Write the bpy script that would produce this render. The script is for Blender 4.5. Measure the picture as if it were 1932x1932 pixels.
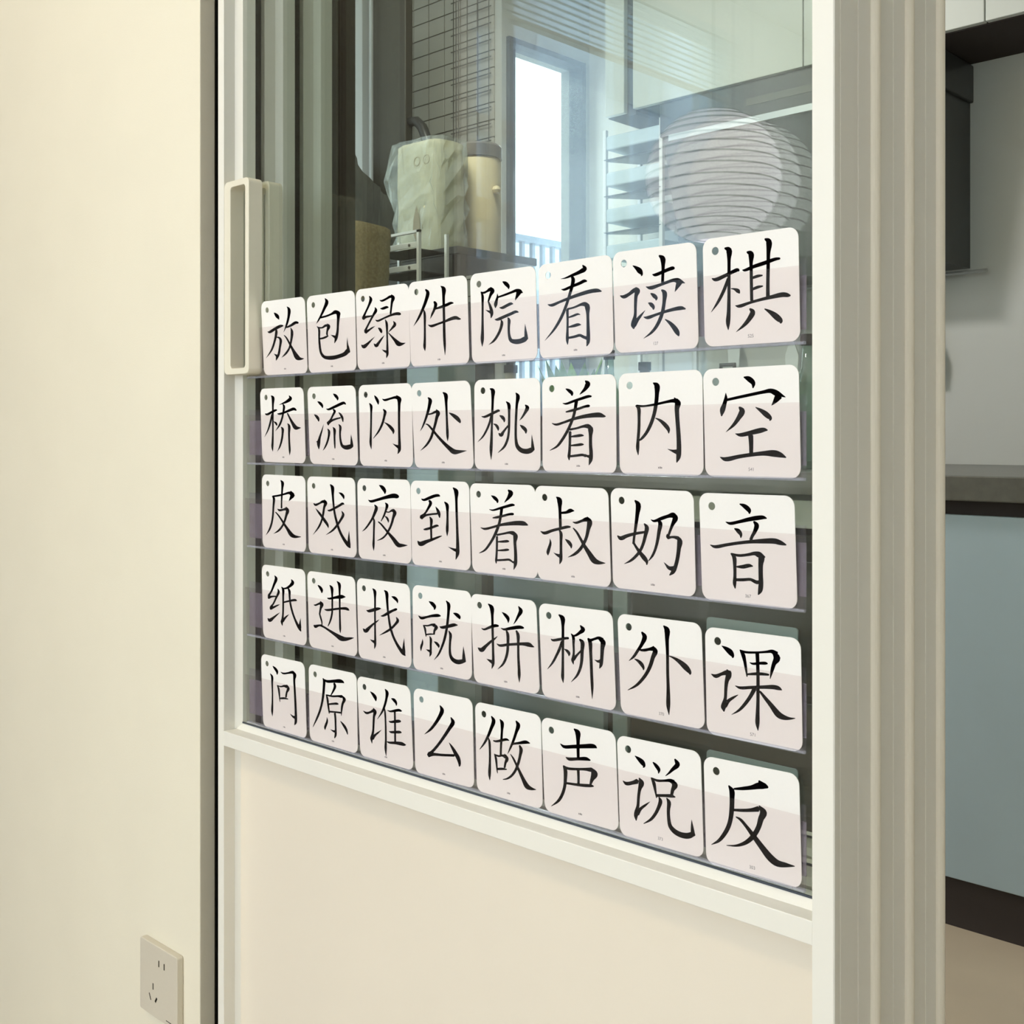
import bpy, math, random
import numpy as np
from mathutils import Vector
random.seed(7)
for o in list(bpy.data.objects):
    bpy.data.objects.remove(o, do_unlink=True)
scene = bpy.context.scene
COL = scene.collection

# ------------------------------------------------------------------ camera
# x runs along the sliding door, y into the kitchen, z up; metres
CAM_H = 0.95
F_PX, SIZE_PX, HORIZON_PX = 2160.0, 1932.0, 824.0
cd = bpy.data.cameras.new('camera')
cam = bpy.data.objects.new('camera', cd)
COL.objects.link(cam)
cam.location = (0.0, -0.7194, CAM_H)
cam.rotation_euler = (math.radians(90), 0, math.radians(43.7136))
cd.sensor_fit = 'HORIZONTAL'
cd.sensor_width = 36.0
cd.lens = 36.0 * F_PX / SIZE_PX
cd.shift_x = 0.0
cd.shift_y = -(SIZE_PX / 2 - HORIZON_PX) / SIZE_PX
cd.clip_start = 0.01
cd.clip_end = 200
scene.camera = cam

# ------------------------------------------------------------------ sky and light
world = bpy.data.worlds.new('World')
scene.world = world
world.use_nodes = True
bg = world.node_tree.nodes['Background']
bg.inputs[0].default_value = (0.80, 0.90, 1.0, 1)
bg.inputs[1].default_value = 4.5


def area_light(name, loc, rot, sx, sy, power, color):
    l = bpy.data.lights.new(name, 'AREA')
    l.shape = 'RECTANGLE'
    l.size, l.size_y = sx, sy
    l.energy = power
    l.color = color
    o = bpy.data.objects.new(name, l)
    COL.objects.link(o)
    o.location = loc
    o.rotation_euler = rot
    return o


# fill light added in an invented window opening behind the camera
area_light('added_back_fill', (-0.55, -3.58, 1.60), (math.radians(90), 0, 0), 2.9, 1.5, 8, (1.0, 0.97, 0.92))
# daylight entering the kitchen through its window
area_light('daylight_kitchen_window', (-2.53, 2.115, 1.60), (0, math.radians(-90), 0), 1.1, 0.34, 4, (0.90, 0.96, 1.0))

vs = scene.view_settings
vs.view_transform = 'Standard'
vs.look = 'None'
vs.gamma = 1.0
vs.exposure = 0.08
vs.use_curve_mapping = False
try:
    scene.cycles.transparent_max_bounces = 32
    scene.cycles.max_bounces = 10
except Exception:
    pass


# ------------------------------------------------------------------ materials
def lin(c):
    r = []
    for v in c[:3]:
        v = v / 255.0
        r.append(v / 12.92 if v <= 0.04045 else ((v + 0.055) / 1.055) ** 2.4)
    return (r[0], r[1], r[2], 1.0)


def new_mat(name):
    m = bpy.data.materials.new(name)
    m.use_nodes = True
    nt = m.node_tree
    return m, nt, nt.nodes['Principled BSDF']


def paint(name, rgb, rough=0.5, spec=0.4, grain=0.0, scale=60.0, bump=0.0, bscale=400.0, metallic=0.0):
    m, nt, b = new_mat(name)
    b.inputs['Roughness'].default_value = rough
    b.inputs['Specular IOR Level'].default_value = spec
    b.inputs['Metallic'].default_value = metallic
    c = lin(rgb)
    b.inputs['Base Color'].default_value = c
    if grain > 0 or bump > 0:
        tc = nt.nodes.new('ShaderNodeTexCoord')
    if grain > 0:
        n = nt.nodes.new('ShaderNodeTexNoise')
        n.inputs['Scale'].default_value = scale
        n.inputs['Detail'].default_value = 4
        nt.links.new(tc.outputs['Object'], n.inputs['Vector'])
        r = nt.nodes.new('ShaderNodeValToRGB')
        r.color_ramp.elements[0].position = 0.3
        r.color_ramp.elements[1].position = 0.7
        r.color_ramp.elements[0].color = (c[0] * (1 - grain), c[1] * (1 - grain), c[2] * (1 - grain), 1)
        r.color_ramp.elements[1].color = (min(1, c[0] * (1 + grain)), min(1, c[1] * (1 + grain)), min(1, c[2] * (1 + grain)), 1)
        nt.links.new(n.outputs['Fac'], r.inputs['Fac'])
        nt.links.new(r.outputs['Color'], b.inputs['Base Color'])
    if bump > 0:
        n2 = nt.nodes.new('ShaderNodeTexNoise')
        n2.inputs['Scale'].default_value = bscale
        n2.inputs['Detail'].default_value = 3
        nt.links.new(tc.outputs['Object'], n2.inputs['Vector'])
        bp = nt.nodes.new('ShaderNodeBump')
        bp.inputs['Strength'].default_value = bump
        bp.inputs['Distance'].default_value = 0.001
        nt.links.new(n2.outputs['Fac'], bp.inputs['Height'])
        nt.links.new(bp.outputs['Normal'], b.inputs['Normal'])
    return m


def clear(name, tint, ior=1.5, rough=0.0, milk=0.0, milk_rgb=(230, 225, 235)):
    """thin clear sheet: straight-through transmission, Fresnel reflection, a little haze"""
    m = bpy.data.materials.new(name)
    m.use_nodes = True
    nt = m.node_tree
    nt.nodes.clear()
    out = nt.nodes.new('ShaderNodeOutputMaterial')
    tr = nt.nodes.new('ShaderNodeBsdfTransparent')
    tr.inputs[0].default_value = lin(tint)
    gl = nt.nodes.new('ShaderNodeBsdfGlossy')
    gl.inputs['Roughness'].default_value = rough
    fr = nt.nodes.new('ShaderNodeFresnel')
    # the sheet does not bend rays, so both of its faces take the outside index
    gm = nt.nodes.new('ShaderNodeNewGeometry')
    mr = nt.nodes.new('ShaderNodeMapRange')
    mr.inputs['To Min'].default_value = ior
    mr.inputs['To Max'].default_value = 1.0 / ior
    nt.links.new(gm.outputs['Backfacing'], mr.inputs['Value'])
    nt.links.new(mr.outputs['Result'], fr.inputs[0])
    mix = nt.nodes.new('ShaderNodeMixShader')
    nt.links.new(fr.outputs[0], mix.inputs[0])
    nt.links.new(gl.outputs[0], mix.inputs[2])
    if milk > 0:
        df = nt.nodes.new('ShaderNodeBsdfDiffuse')
        df.inputs[0].default_value = lin(milk_rgb)
        mm = nt.nodes.new('ShaderNodeMixShader')
        mm.inputs[0].default_value = milk
        nt.links.new(tr.outputs[0], mm.inputs[1])
        nt.links.new(df.outputs[0], mm.inputs[2])
        nt.links.new(mm.outputs[0], mix.inputs[1])
    else:
        nt.links.new(tr.outputs[0], mix.inputs[1])
    nt.links.new(mix.outputs[0], out.inputs[0])
    return m


def emit(name, rgb, strength):
    m = bpy.data.materials.new(name)
    m.use_nodes = True
    nt = m.node_tree
    b = nt.nodes['Principled BSDF']
    b.inputs['Base Color'].default_value = lin(rgb)
    b.inputs['Emission Color'].default_value = lin(rgb)
    b.inputs['Emission Strength'].default_value = strength
    b.inputs['Roughness'].default_value = 0.9
    return m


M = {
    'cream': paint('cream_wall_paint', (238, 231, 210), 0.85, 0.2, 0.012, 9, 0.12, 500),
    'reveal': paint('cream_reveal_paint', (236, 224, 194), 0.85, 0.2, 0.012, 9, 0.25, 700),
    'white': paint('white_wall_paint', (238, 236, 230), 0.9, 0.2),
    'ceil': paint('white_ceiling_paint', (240, 238, 232), 0.9, 0.2),
    'floor': paint('pale_floor', (186, 172, 150), 0.5, 0.4, 0.05, 6),
    'alu': paint('ivory_powder_coat', (240, 237, 226), 0.38, 0.45),
    'alu_dull': paint('ivory_powder_coat_matt', (238, 230, 212), 0.5, 0.3),
    'panel': paint('cream_lower_panel', (236, 226, 208), 0.48, 0.35, 0.014, 5),
    'handle': paint('ivory_handle', (236, 230, 210), 0.4, 0.4),
    'gap_black': paint('black_gap_shade', (26, 24, 20), 0.95, 0.1, 0.2, 900),  # black that stands for shade in the narrow gaps
    'recess_shade': paint('brown_recess_shade', (52, 42, 30), 0.9, 0.1),  # dark brown that stands for shade inside the wall recess
    'glass': clear('door_glass', (249, 251, 249), 1.5),
    'plastic': clear('clear_strip_plastic', (252, 250, 250), 1.20, 0.05, 0.008, (236, 232, 238)),
    'plastic_back': clear('clear_strip_back', (248, 247, 250), 1.3, 0.08, 0.02),
    'fold': clear('clear_strip_fold', (240, 242, 248), 1.6, 0.12, 0.20, (236, 238, 250)),
    'tape': clear('milky_mounting_tape', (226, 222, 226), 1.2, 0.4, 0.26, (200, 194, 200)),
    'card': paint('white_card', (246, 243, 238), 0.55, 0.3, 0.006, 500),
    'ink': paint('black_ink', (8, 7, 8), 0.9, 0.0),
    'ink_grey': paint('grey_ink', (120, 116, 116), 0.6, 0.2),
    'socket': paint('greige_socket_plastic', (214, 206, 188), 0.4, 0.4, 0.01, 300),
    'hole': paint('socket_hole_dark', (38, 32, 24), 0.9, 0.1),
    'tile': paint('pale_wall_tile', (184, 182, 176), 0.25, 0.5, 0.02, 8),
    'grout': paint('grey_grout', (84, 82, 78), 0.9, 0.1),
    'kwall': paint('kitchen_wall', (196, 198, 194), 0.8, 0.2),
    'kcab': paint('pale_grey_upper_cabinet', (202, 206, 200), 0.45, 0.4, 0.01, 4),
    'kolive': paint('olive_grey_cabinet', (136, 136, 122), 0.5, 0.4, 0.02, 8),
    'kblue': paint('blue_grey_cabinet', (158, 176, 184), 0.45, 0.4, 0.02, 8),
    'kpale': paint('pale_blue_board', (196, 214, 226), 0.5, 0.4, 0.02, 8),
    'kdark': paint('dark_grey_cabinet', (54, 52, 47), 0.5, 0.3, 0.03, 5),
    'kgap': paint('dark_gap', (62, 56, 54), 0.8, 0.2),
    'cloth': paint('dark_grey_cloth', (54, 54, 50), 0.95, 0.1, 0.12, 120, 0.5, 300),
    'black': paint('black_appliance', (44, 44, 44), 0.35, 0.4, 0.05, 20),
    'hood': paint('black_hood_glass', (58, 60, 60), 0.3, 0.5, 0.05, 20),
    'steel': paint('brushed_steel', (176, 180, 180), 0.35, 0.5, 0.03, 60, metallic=0.6),
    'counter': paint('dark_stone_counter', (88, 88, 82), 0.3, 0.5, 0.12, 60),
    'wframe': paint('grey_window_frame', (66, 72, 80), 0.5, 0.4),
    'wframe_w': paint('white_window_frame', (226, 230, 234), 0.5, 0.4),
    'blind': paint('white_blind_slat', (220, 226, 226), 0.6, 0.3),
    'paper': paint('cream_paper_wrap', (214, 206, 176), 0.8, 0.2, 0.04, 25, 0.3, 90),
    'tan': paint('tan_jar', (198, 184, 148), 0.5, 0.4, 0.03, 20),
    'lid': paint('dark_steel_lid', (96, 92, 88), 0.3, 0.5),
    'bagfilm': clear('clear_bag_film', (236, 240, 240), 1.35, 0.15, 0.22, (226, 236, 238)),
    'basket': paint('beige_woven', (156, 144, 112), 0.95, 0.1, 0.22, 160, 0.8, 220),
    'rackw': paint('white_rack_metal', (226, 230, 230), 0.4, 0.5),
    'wire': paint('grey_wire', (92, 92, 88), 0.4, 0.5),
    'green': paint('green_leaf', (120, 164, 40), 0.6, 0.3, 0.2, 30),
    'bottle': clear('bottle_glass', (196, 214, 206), 1.45, 0.05, 0.12, (180, 196, 190)),
    'print': paint('grey_print', (150, 144, 128), 0.8, 0.1),
    'brown': paint('brown_cardboard', (176, 140, 100), 0.8, 0.2, 0.06, 30),
    'build': paint('pale_blue_facade', (196, 208, 226), 0.8, 0.2),
    'build2': paint('grey_facade', (170, 184, 196), 0.8, 0.2),
    'rail': paint('grey_railing', (120, 136, 160), 0.5, 0.4),
    'cord': paint('dark_cord', (60, 58, 56), 0.7, 0.3),
    'lantern': emit('paper_lantern_shade', (246, 242, 248), 2.8),
    'wood': paint('dark_walnut', (64, 54, 46), 0.5, 0.3, 0.15, 12),
    'rib': paint('bamboo_rib', (96, 84, 72), 0.7, 0.2),
}


# ------------------------------------------------------------------ mesh helpers
class MB:
    def __init__(self):
        self.v, self.f = [], []

    def add(self, vs, fs):
        n = len(self.v)
        self.v += [tuple(p) for p in vs]
        self.f += [tuple(i + n for i in f) for f in fs]
        return self

    def box(self, x0, x1, y0, y1, z0, z1):
        return self.add([(x0, y0, z0), (x1, y0, z0), (x1, y1, z0), (x0, y1, z0),
                         (x0, y0, z1), (x1, y0, z1), (x1, y1, z1), (x0, y1, z1)],
                        [(0, 3, 2, 1), (4, 5, 6, 7), (0, 1, 5, 4), (1, 2, 6, 5), (2, 3, 7, 6), (3, 0, 4, 7)])

    def prism_z(self, pts, z0, z1):
        n = len(pts)
        vs = [(x, y, z0) for x, y in pts] + [(x, y, z1) for x, y in pts]
        fs = [tuple(range(n - 1, -1, -1)), tuple(range(n, 2 * n))]
        fs += [(i, (i + 1) % n, n + (i + 1) % n, n + i) for i in range(n)]
        return self.add(vs, fs)

    def prism_x(self, pts, x0, x1):
        n = len(pts)
        vs = [(x0, y, z) for y, z in pts] + [(x1, y, z) for y, z in pts]
        fs = [tuple(range(n)), tuple(range(2 * n - 1, n - 1, -1))]
        fs += [(i, n + i, n + (i + 1) % n, (i + 1) % n) for i in range(n)]
        return self.add(vs, fs)

    def prism_y(self, pts, y0, y1):
        n = len(pts)
        vs = [(x, y0, z) for x, z in pts] + [(x, y1, z) for x, z in pts]
        fs = [tuple(range(n)), tuple(range(2 * n - 1, n - 1, -1))]
        fs += [(i, n + i, n + (i + 1) % n, (i + 1) % n) for i in range(n)]
        return self.add(vs, fs)

    def tube(self, path, r, seg=8, cap=True):
        P = [Vector(p) for p in path]
        n = len(P)
        rings = []
        up = None
        for i, p in enumerate(P):
            t = (P[min(i + 1, n - 1)] - P[max(i - 1, 0)]).normalized()
            if up is None:
                a = Vector((0, 0, 1)) if abs(t.z) < 0.9 else Vector((1, 0, 0))
                up = (a - t * a.dot(t)).normalized()
            else:
                up = (up - t * up.dot(t)).normalized()
            s = t.cross(up)
            rr = r[i] if isinstance(r, (list, tuple)) else r
            rings.append([p + (up * math.cos(k * 2 * math.pi / seg) + s * math.sin(k * 2 * math.pi / seg)) * rr for k in range(seg)])
        vs = [q for ring in rings for q in ring]
        fs = []
        for i in range(n - 1):
            for k in range(seg):
                fs.append((i * seg + k, i * seg + (k + 1) % seg, (i + 1) * seg + (k + 1) % seg, (i + 1) * seg + k))
        if cap:
            fs.append(tuple(range(seg - 1, -1, -1)))
            fs.append(tuple((n - 1) * seg + k for k in range(seg)))
        return self.add(vs, fs)

    def lathe(self, prof, c=(0, 0, 0), seg=32):
        vs, fs = [], []
        n = len(prof)
        for k in range(seg):
            a = 2 * math.pi * k / seg
            for r, z in prof:
                vs.append((c[0] + r * math.cos(a), c[1] + r * math.sin(a), c[2] + z))
        for k in range(seg):
            for i in range(n - 1):
                a, b = k * n + i, ((k + 1) % seg) * n + i
                fs.append((a, b, b + 1, a + 1))
        return self.add(vs, fs)

    def build(self, name, mat, parent=None, smooth=False, bevel=0.0):
        me = bpy.data.meshes.new(name)
        me.from_pydata(self.v, [], self.f)
        me.update()
        me.materials.append(mat)
        if smooth:
            for p in me.polygons:
                p.use_smooth = True
        o = bpy.data.objects.new(name, me)
        COL.objects.link(o)
        if parent:
            o.parent = parent
        if bevel > 0:
            b = o.modifiers.new('bevel', 'BEVEL')
            b.width = bevel
            b.segments = 3
            b.limit_method = 'ANGLE'
            b.harden_normals = False
        return o


def empty(name, loc=(0, 0, 0)):
    o = bpy.data.objects.new(name, None)
    o.empty_display_size = 0.05
    COL.objects.link(o)
    o.location = loc
    return o


def tag(o, label=None, cat=None, group=None, kind=None):
    if label:
        o['label'] = label
    if cat:
        o['category'] = cat
    if group:
        o['group'] = group
    if kind:
        o['kind'] = kind
    return o


def rrect(x0, x1, z0, z1, r, n=6):
    pts = []
    for cx, cz, a0 in ((x1 - r, z0 + r, -90), (x1 - r, z1 - r, 0), (x0 + r, z1 - r, 90), (x0 + r, z0 + r, 180)):
        for k in range(n + 1):
            a = math.radians(a0 + 90.0 * k / n)
            pts.append((cx + r * math.cos(a), cz + r * math.sin(a)))
    return pts


def ring_y(outer, inner, y0, y1):
    """frame between two loops with the same number of points, extruded along y"""
    m = MB()
    n = len(outer)
    vs = [(x, y0, z) for x, z in outer] + [(x, y0, z) for x, z in inner] + [(x, y1, z) for x, z in outer] + [(x, y1, z) for x, z in inner]
    fs = []
    for i in range(n):
        j = (i + 1) % n
        fs += [(i, j, n + j, n + i), (2 * n + j, 2 * n + i, 3 * n + i, 3 * n + j),
               (j, i, 2 * n + i, 2 * n + j), (n + i, n + j, 3 * n + j, 3 * n + i)]
    return m.add(vs, fs)


# ------------------------------------------------------------------ the setting
H = 2.60
XL, XR = -2.40, 2.00           # room side walls
YB = -3.65                     # wall behind the camera

tag(MB().box(-4.2, 2.2, YB - 0.1, 2.6, -0.05, 0.0).build('floor', M['floor']), 'pale floor of room and kitchen', None, None, 'structure')
tag(MB().box(-2.55, 2.2, YB - 0.1, 2.5, H, H + 0.05).build('ceiling', M['ceil']), 'white ceiling', None, None, 'structure')
# cream wall left of the door, its right corner turns into the reveal
wl = tag(MB().box(-2.56, -1.1592, -0.022, -0.002, 0, H).build('wall_left', M['cream'], bevel=0.0012), 'cream painted wall left of the sliding door', None, None, 'structure')
tag(MB().box(-2.56, -1.166, -0.002, 0.19, 0, H).build('wall_partition', M['reveal']), 'thickness of the wall between room and kitchen', None, None, 'structure')
tag(MB().box(-1.166, 0.80, -0.022, 0.19, 2.20, H).build('wall_lintel', M['cream']), 'wall above the sliding door', None, None, 'structure')
tag(MB().box(0.75, 2.1, -0.022, 0.19, 0, H).build('wall_right_of_door', M['cream']), 'wall right of the door opening', None, None, 'structure')
tag(MB().box(XR, XR + 0.1, YB, 0.0, 0, H).build('wall_right', M['white']), 'right wall of the room', None, None, 'structure')


def wall_with_hole_x(name, x0, x1, y0, y1, z1, hy0, hy1, hz0, hz1, mat, label):
    m = MB()
    m.box(x0, x1, y0, hy0, 0, z1).box(x0, x1, hy1, y1, 0, z1).box(x0, x1, hy0, hy1, 0, hz0).box(x0, x1, hy0, hy1, hz1, z1)
    return tag(m.build(name, mat), label, None, None, 'structure')


wall_with_hole_x('wall_exterior', XL - 0.16, XL, YB, -0.022, H, -2.96, -1.60, 0.9, 2.48, M['white'], 'exterior side wall of the room with the blind window')
mb = MB()
mb.box(XL, -2.05, YB - 0.1, YB, 0, H).box(0.95, XR, YB - 0.1, YB, 0, H).box(-2.05, 0.95, YB - 0.1, YB, 0, 0.8).box(-2.05, 0.95, YB - 0.1, YB, 2.4, H)  # wide opening added to let light onto the door
tag(mb.build('wall_back', M['white']), 'room wall behind the viewer with a wide opening added for light', None, None, 'structure')


def window_frame(name, label, plane, a0, a1, z0, z1, bars_v, bars_h, mat, w=0.04, glassmat=None):
    """frame in the plane x=plane; a = y extent"""
    root = tag(empty(name, (plane, (a0 + a1) / 2, z0)), label, None, None, 'structure')
    lx = lambda y: y - (a0 + a1) / 2
    m = MB()
    m.box(-0.03, 0.03, lx(a0), lx(a0 + w), 0, z1 - z0).box(-0.03, 0.03, lx(a1 - w), lx(a1), 0, z1 - z0)
    m.box(-0.03, 0.03, lx(a0 + w), lx(a1 - w), 0, w).box(-0.03, 0.03, lx(a0 + w), lx(a1 - w), z1 - z0 - w, z1 - z0)
    m.build('window_frame', mat, root)
    for b in bars_v:
        MB().box(-0.025, 0.025, lx(b - w / 2), lx(b + w / 2), w, z1 - z0 - w).build('mullion', mat, root)
    for (b0, b1, zz) in bars_h:
        MB().box(-0.022, 0.022, lx(b0), lx(b1), zz - 0.02 - z0, zz + 0.02 - z0).build('transom', mat, root)
    MB().box(-0.004, 0.004, lx(a0 + w), lx(a1 - w), w, z1 - z0 - w).build('pane', M['glass'], root)
    return root


# room window with the blind: narrow sidelight with crossbars nearest the door, then the wide light
w2 = window_frame('window_2', 'white framed room window with blind, mirrored in the door glass', XL - 0.08, -2.96, -1.60, 0.9, 2.48,
                  [-2.42], [], M['wframe_w'], 0.025)
for (y0, y1, z0, z1) in ((-1.688, -1.60, 0, 1.58), (-1.849, -1.75, 0, 1.58), (-1.75, -1.688, 0.975, 1.026), (-1.75, -1.688, 0.71, 0.773),
                         (-1.75, -1.688, 1.29, 1.58), (-1.75, -1.688, 0.0, 0.586)):
    MB().box(-0.026, 0.026, y0 + 2.28, y1 + 2.28, z0, z1).build('sash_bar', M['wframe_w'], w2)
bl = tag(empty('venetian_blind', (XL - 0.02, -2.345, 2.22)), 'white venetian blind pulled up at top of the room window', 'blind')
MB().box(-0.02, 0.02, -0.59, 0.59, 0.23, 0.26).build('head_rail', M['blind'], bl)
MB().box(-0.014, 0.014, -0.59, 0.59, 0.0, 0.012).build('bottom_rail', M['blind'], bl)
slat = MB().add([(-0.012, -0.59, 0.003), (0.012, -0.59, -0.003), (0.012, 0.59, -0.003), (-0.012, 0.59, 0.003),
                 (-0.012, -0.59, 0.004), (0.012, -0.59, -0.002), (0.012, 0.59, -0.002), (-0.012, 0.59, 0.004)],
                [(0, 3, 2, 1), (4, 5, 6, 7), (0, 1, 5, 4), (1, 2, 6, 5), (2, 3, 7, 6), (3, 0, 4, 7)]).build('slat', M['blind'], bl)
slat.location.z = 0.03
for i in range(1, 10):
    s = slat.copy()
    COL.objects.link(s)
    s.location.z = 0.03 + i * 0.022
for yy in (-0.42, 0.42):
    MB().tube([(0, yy, 0.0), (0, yy, 0.24)], 0.0012, 6).build('ladder_cord', M['blind'], bl)

# ------------------------------------------------------------------ sliding door panels
JZ = 2.20
jamb = tag(empty('trim_1', (-1.1475, 0.08, 0)), 'recess between cream wall and door frame, its shade painted in', None, None, 'structure')
MB().box(-0.0117, 0.0165, -0.078, 0.10, 0, JZ).build('jamb_lining', M['recess_shade'], jamb)  # recess shade put into the dark lining colour
MB().box(-0.0185, -0.0117, -0.0815, -0.06, 0, JZ).build('recess_shade', M['gap_black'], jamb)  # black strip in place of shade beside the wall

GZ0 = CAM_H - 0.3217           # lower edge of the glass
BZ0, BZ1 = CAM_H - 0.3445, CAM_H - 0.328
GX0, GX1 = -1.1076, -0.388


def make_door(name, yo, label, with_handle):
    root = tag(empty(name, (-0.755, yo, 0.0)), label, None, None, 'structure')
    ox = 0.755
    top = 2.17

    def X(v):
        return v + ox
    # left stile: narrow front face, deep inner side, then the bevelled glazing bead
    MB().prism_z([(X(-1.1262), -0.019), (X(-1.1144), -0.019), (X(-1.1144), 0.018), (X(-1.1262), 0.018)], 0.02, top).build('left_stile', M['alu'], root, bevel=0.0007)
    MB().prism_z([(X(-1.1144), -0.0047), (X(GX0), 0.0015), (X(GX0), 0.018), (X(-1.1144), 0.018)], GZ0 - 0.006, top - 0.03).build('glazing_bead', M['alu'], root)
    MB().prism_z([(X(-1.1144), -0.0047), (X(-1.1095), 0.0), (X(-1.1095), 0.018), (X(-1.1144), 0.018)], 0.02, BZ0).build('glazing_bead', M['alu'], root)
    # right stile, deeper than the left one, with fine grooves in its edge
    x0, x1, ya, yb = GX1, -0.3718, -0.020, 0.032
    gr = []
    for gy in (-0.0116, 0.0135):
        gr += [(X(x1), gy - 0.0006), (X(x1 - 0.0007), gy), (X(x1), gy + 0.0006)]
    MB().prism_z([(X(x0), ya), (X(x1 - 0.0008), ya), (X(x1), ya + 0.0008)] + gr + [(X(x1), yb), (X(x0), yb)], 0.02, top).build('right_stile', M['alu'], root)
    # rounded pile strip on the back corner of the right stile
    pr = [(X(-0.3735 + 0.006 * math.cos(a)), 0.038 + 0.006 * math.sin(a)) for a in [math.radians(-90 + 15 * k) for k in range(13)]]
    MB().prism_z(pr + [(X(-0.3775), 0.044), (X(-0.3775), 0.032)], 0.02, top).build('edge_strip', M['alu_dull'], root, smooth=False)
    # transom bar standing proud, with the bead that holds the glass above it
    MB().box(X(-1.1144), X(GX1 - 0.0004), -0.019, 0.014, BZ0, BZ1).build('transom_bar', M['alu'], root, bevel=0.0007)
    MB().prism_x([(-0.0035, BZ1), (0.0015, GZ0), (0.014, GZ0), (0.014, BZ1)], X(-1.1144), X(GX1)).build('glazing_bead', M['alu'], root)
    # black glass gasket along the lower edge and the pane
    MB().box(X(GX0), X(GX1), 0.0008, 0.0019, GZ0, GZ0 + 0.0016).build('glass_gasket', M['wframe'], root)
    MB().box(X(GX0 - 0.004), X(GX1 + 0.004), 0.002, 0.007, GZ0 - 0.004, top - 0.03).build('glass_pane', M['glass'], root)
    MB().box(X(-1.1095), X(GX1), 0.0, 0.012, 0.06, BZ0).build('lower_panel', M['panel'], root)
    MB().box(X(-1.1144), X(GX1), -0.004, 0.016, 0.02, 0.06).build('bottom_rail', M['alu'], root)
    MB().box(X(-1.1144), X(GX1), -0.004, 0.016, top - 0.03, top).build('top_rail', M['alu'], root)
    MB().box(X(-1.1262), X(-1.121), 0.0182, 0.0345, 0.02, top).build('gap_shade_strip', M['gap_black'], root)  # black strip painting the shade between stacked panels
    if with_handle:
        for (y0, y1) in ((-0.018, 0.0), (0.0085, 0.0265)):
            zo = CAM_H
            outer = rrect(X(-1.115), X(-1.0667), zo + 0.0688, zo + 0.283, 0.006, 6)
            inner = rrect(X(-1.1030), X(-1.0738), zo + 0.0755, zo + 0.2760, 0.004, 6)
            h = ring_y(outer, inner, y0, y1).build('handle', M['handle'], root, bevel=0.0009)
            tag(h, 'ivory rectangular loop pull' if y0 < 0 else 'matching loop pull on the kitchen side of the glass')
    return root


make_door('door_1', 0.0, 'front sliding door panel holding the cards, with loop handle', True)
make_door('door_2', 0.054, 'middle sliding door panel stacked behind the front one', False)
make_door('door_3', 0.108, 'rear sliding door panel nearest the kitchen', False)

# ------------------------------------------------------------------ clear strips that hold the cards
ROWS = [('top', 0.0662), ('second', -0.0292), ('middle', -0.1212), ('fourth', -0.2199), ('bottom', -0.3168)]
SX0, SX1 = -1.094, -0.4045
ROWLAB = {'top': 'clear plastic strip holding the top row of cards on the glass',
          'second': 'clear plastic strip holding the second row of cards from the top',
          'middle': 'clear plastic strip holding the middle row of cards',
          'fourth': 'clear plastic strip holding the fourth row of cards from the top',
          'bottom': 'clear plastic strip along the transom bar holding the bottom row of cards'}
for rn, rz in ROWS:
    r = tag(empty('card_strip', (-0.75, 0.0, CAM_H + rz)), ROWLAB[rn], 'card holder', 'clear card strips on the door glass')
    a, b = SX0 + 0.75, SX1 + 0.75
    MB().box(a, b, 0.0009, 0.0014, -0.0012, 0.059).build('back_sheet', M['plastic_back'], r)
    MB().prism_x([(-0.0024, 0.0002), (-0.0019, 0.0), (-0.0042, 0.053), (-0.0047, 0.0532)], a, b).build('front_flap', M['plastic'], r)
    prof = []
    for k in range(9):
        t = math.pi * k / 8
        prof.append((-0.0005 - 0.0019 * math.cos(t), -0.0002 - 0.0016 * math.sin(t)))
    MB().prism_x(prof + [(0.0006, 0.0006), (-0.0017, 0.0006)], a, b).build('bottom_fold', M['fold'], r)
    MB().box(a, b, 0.00145, 0.00195, 0.009, 0.047).build('mounting_tape', M['tape'], r)

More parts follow.
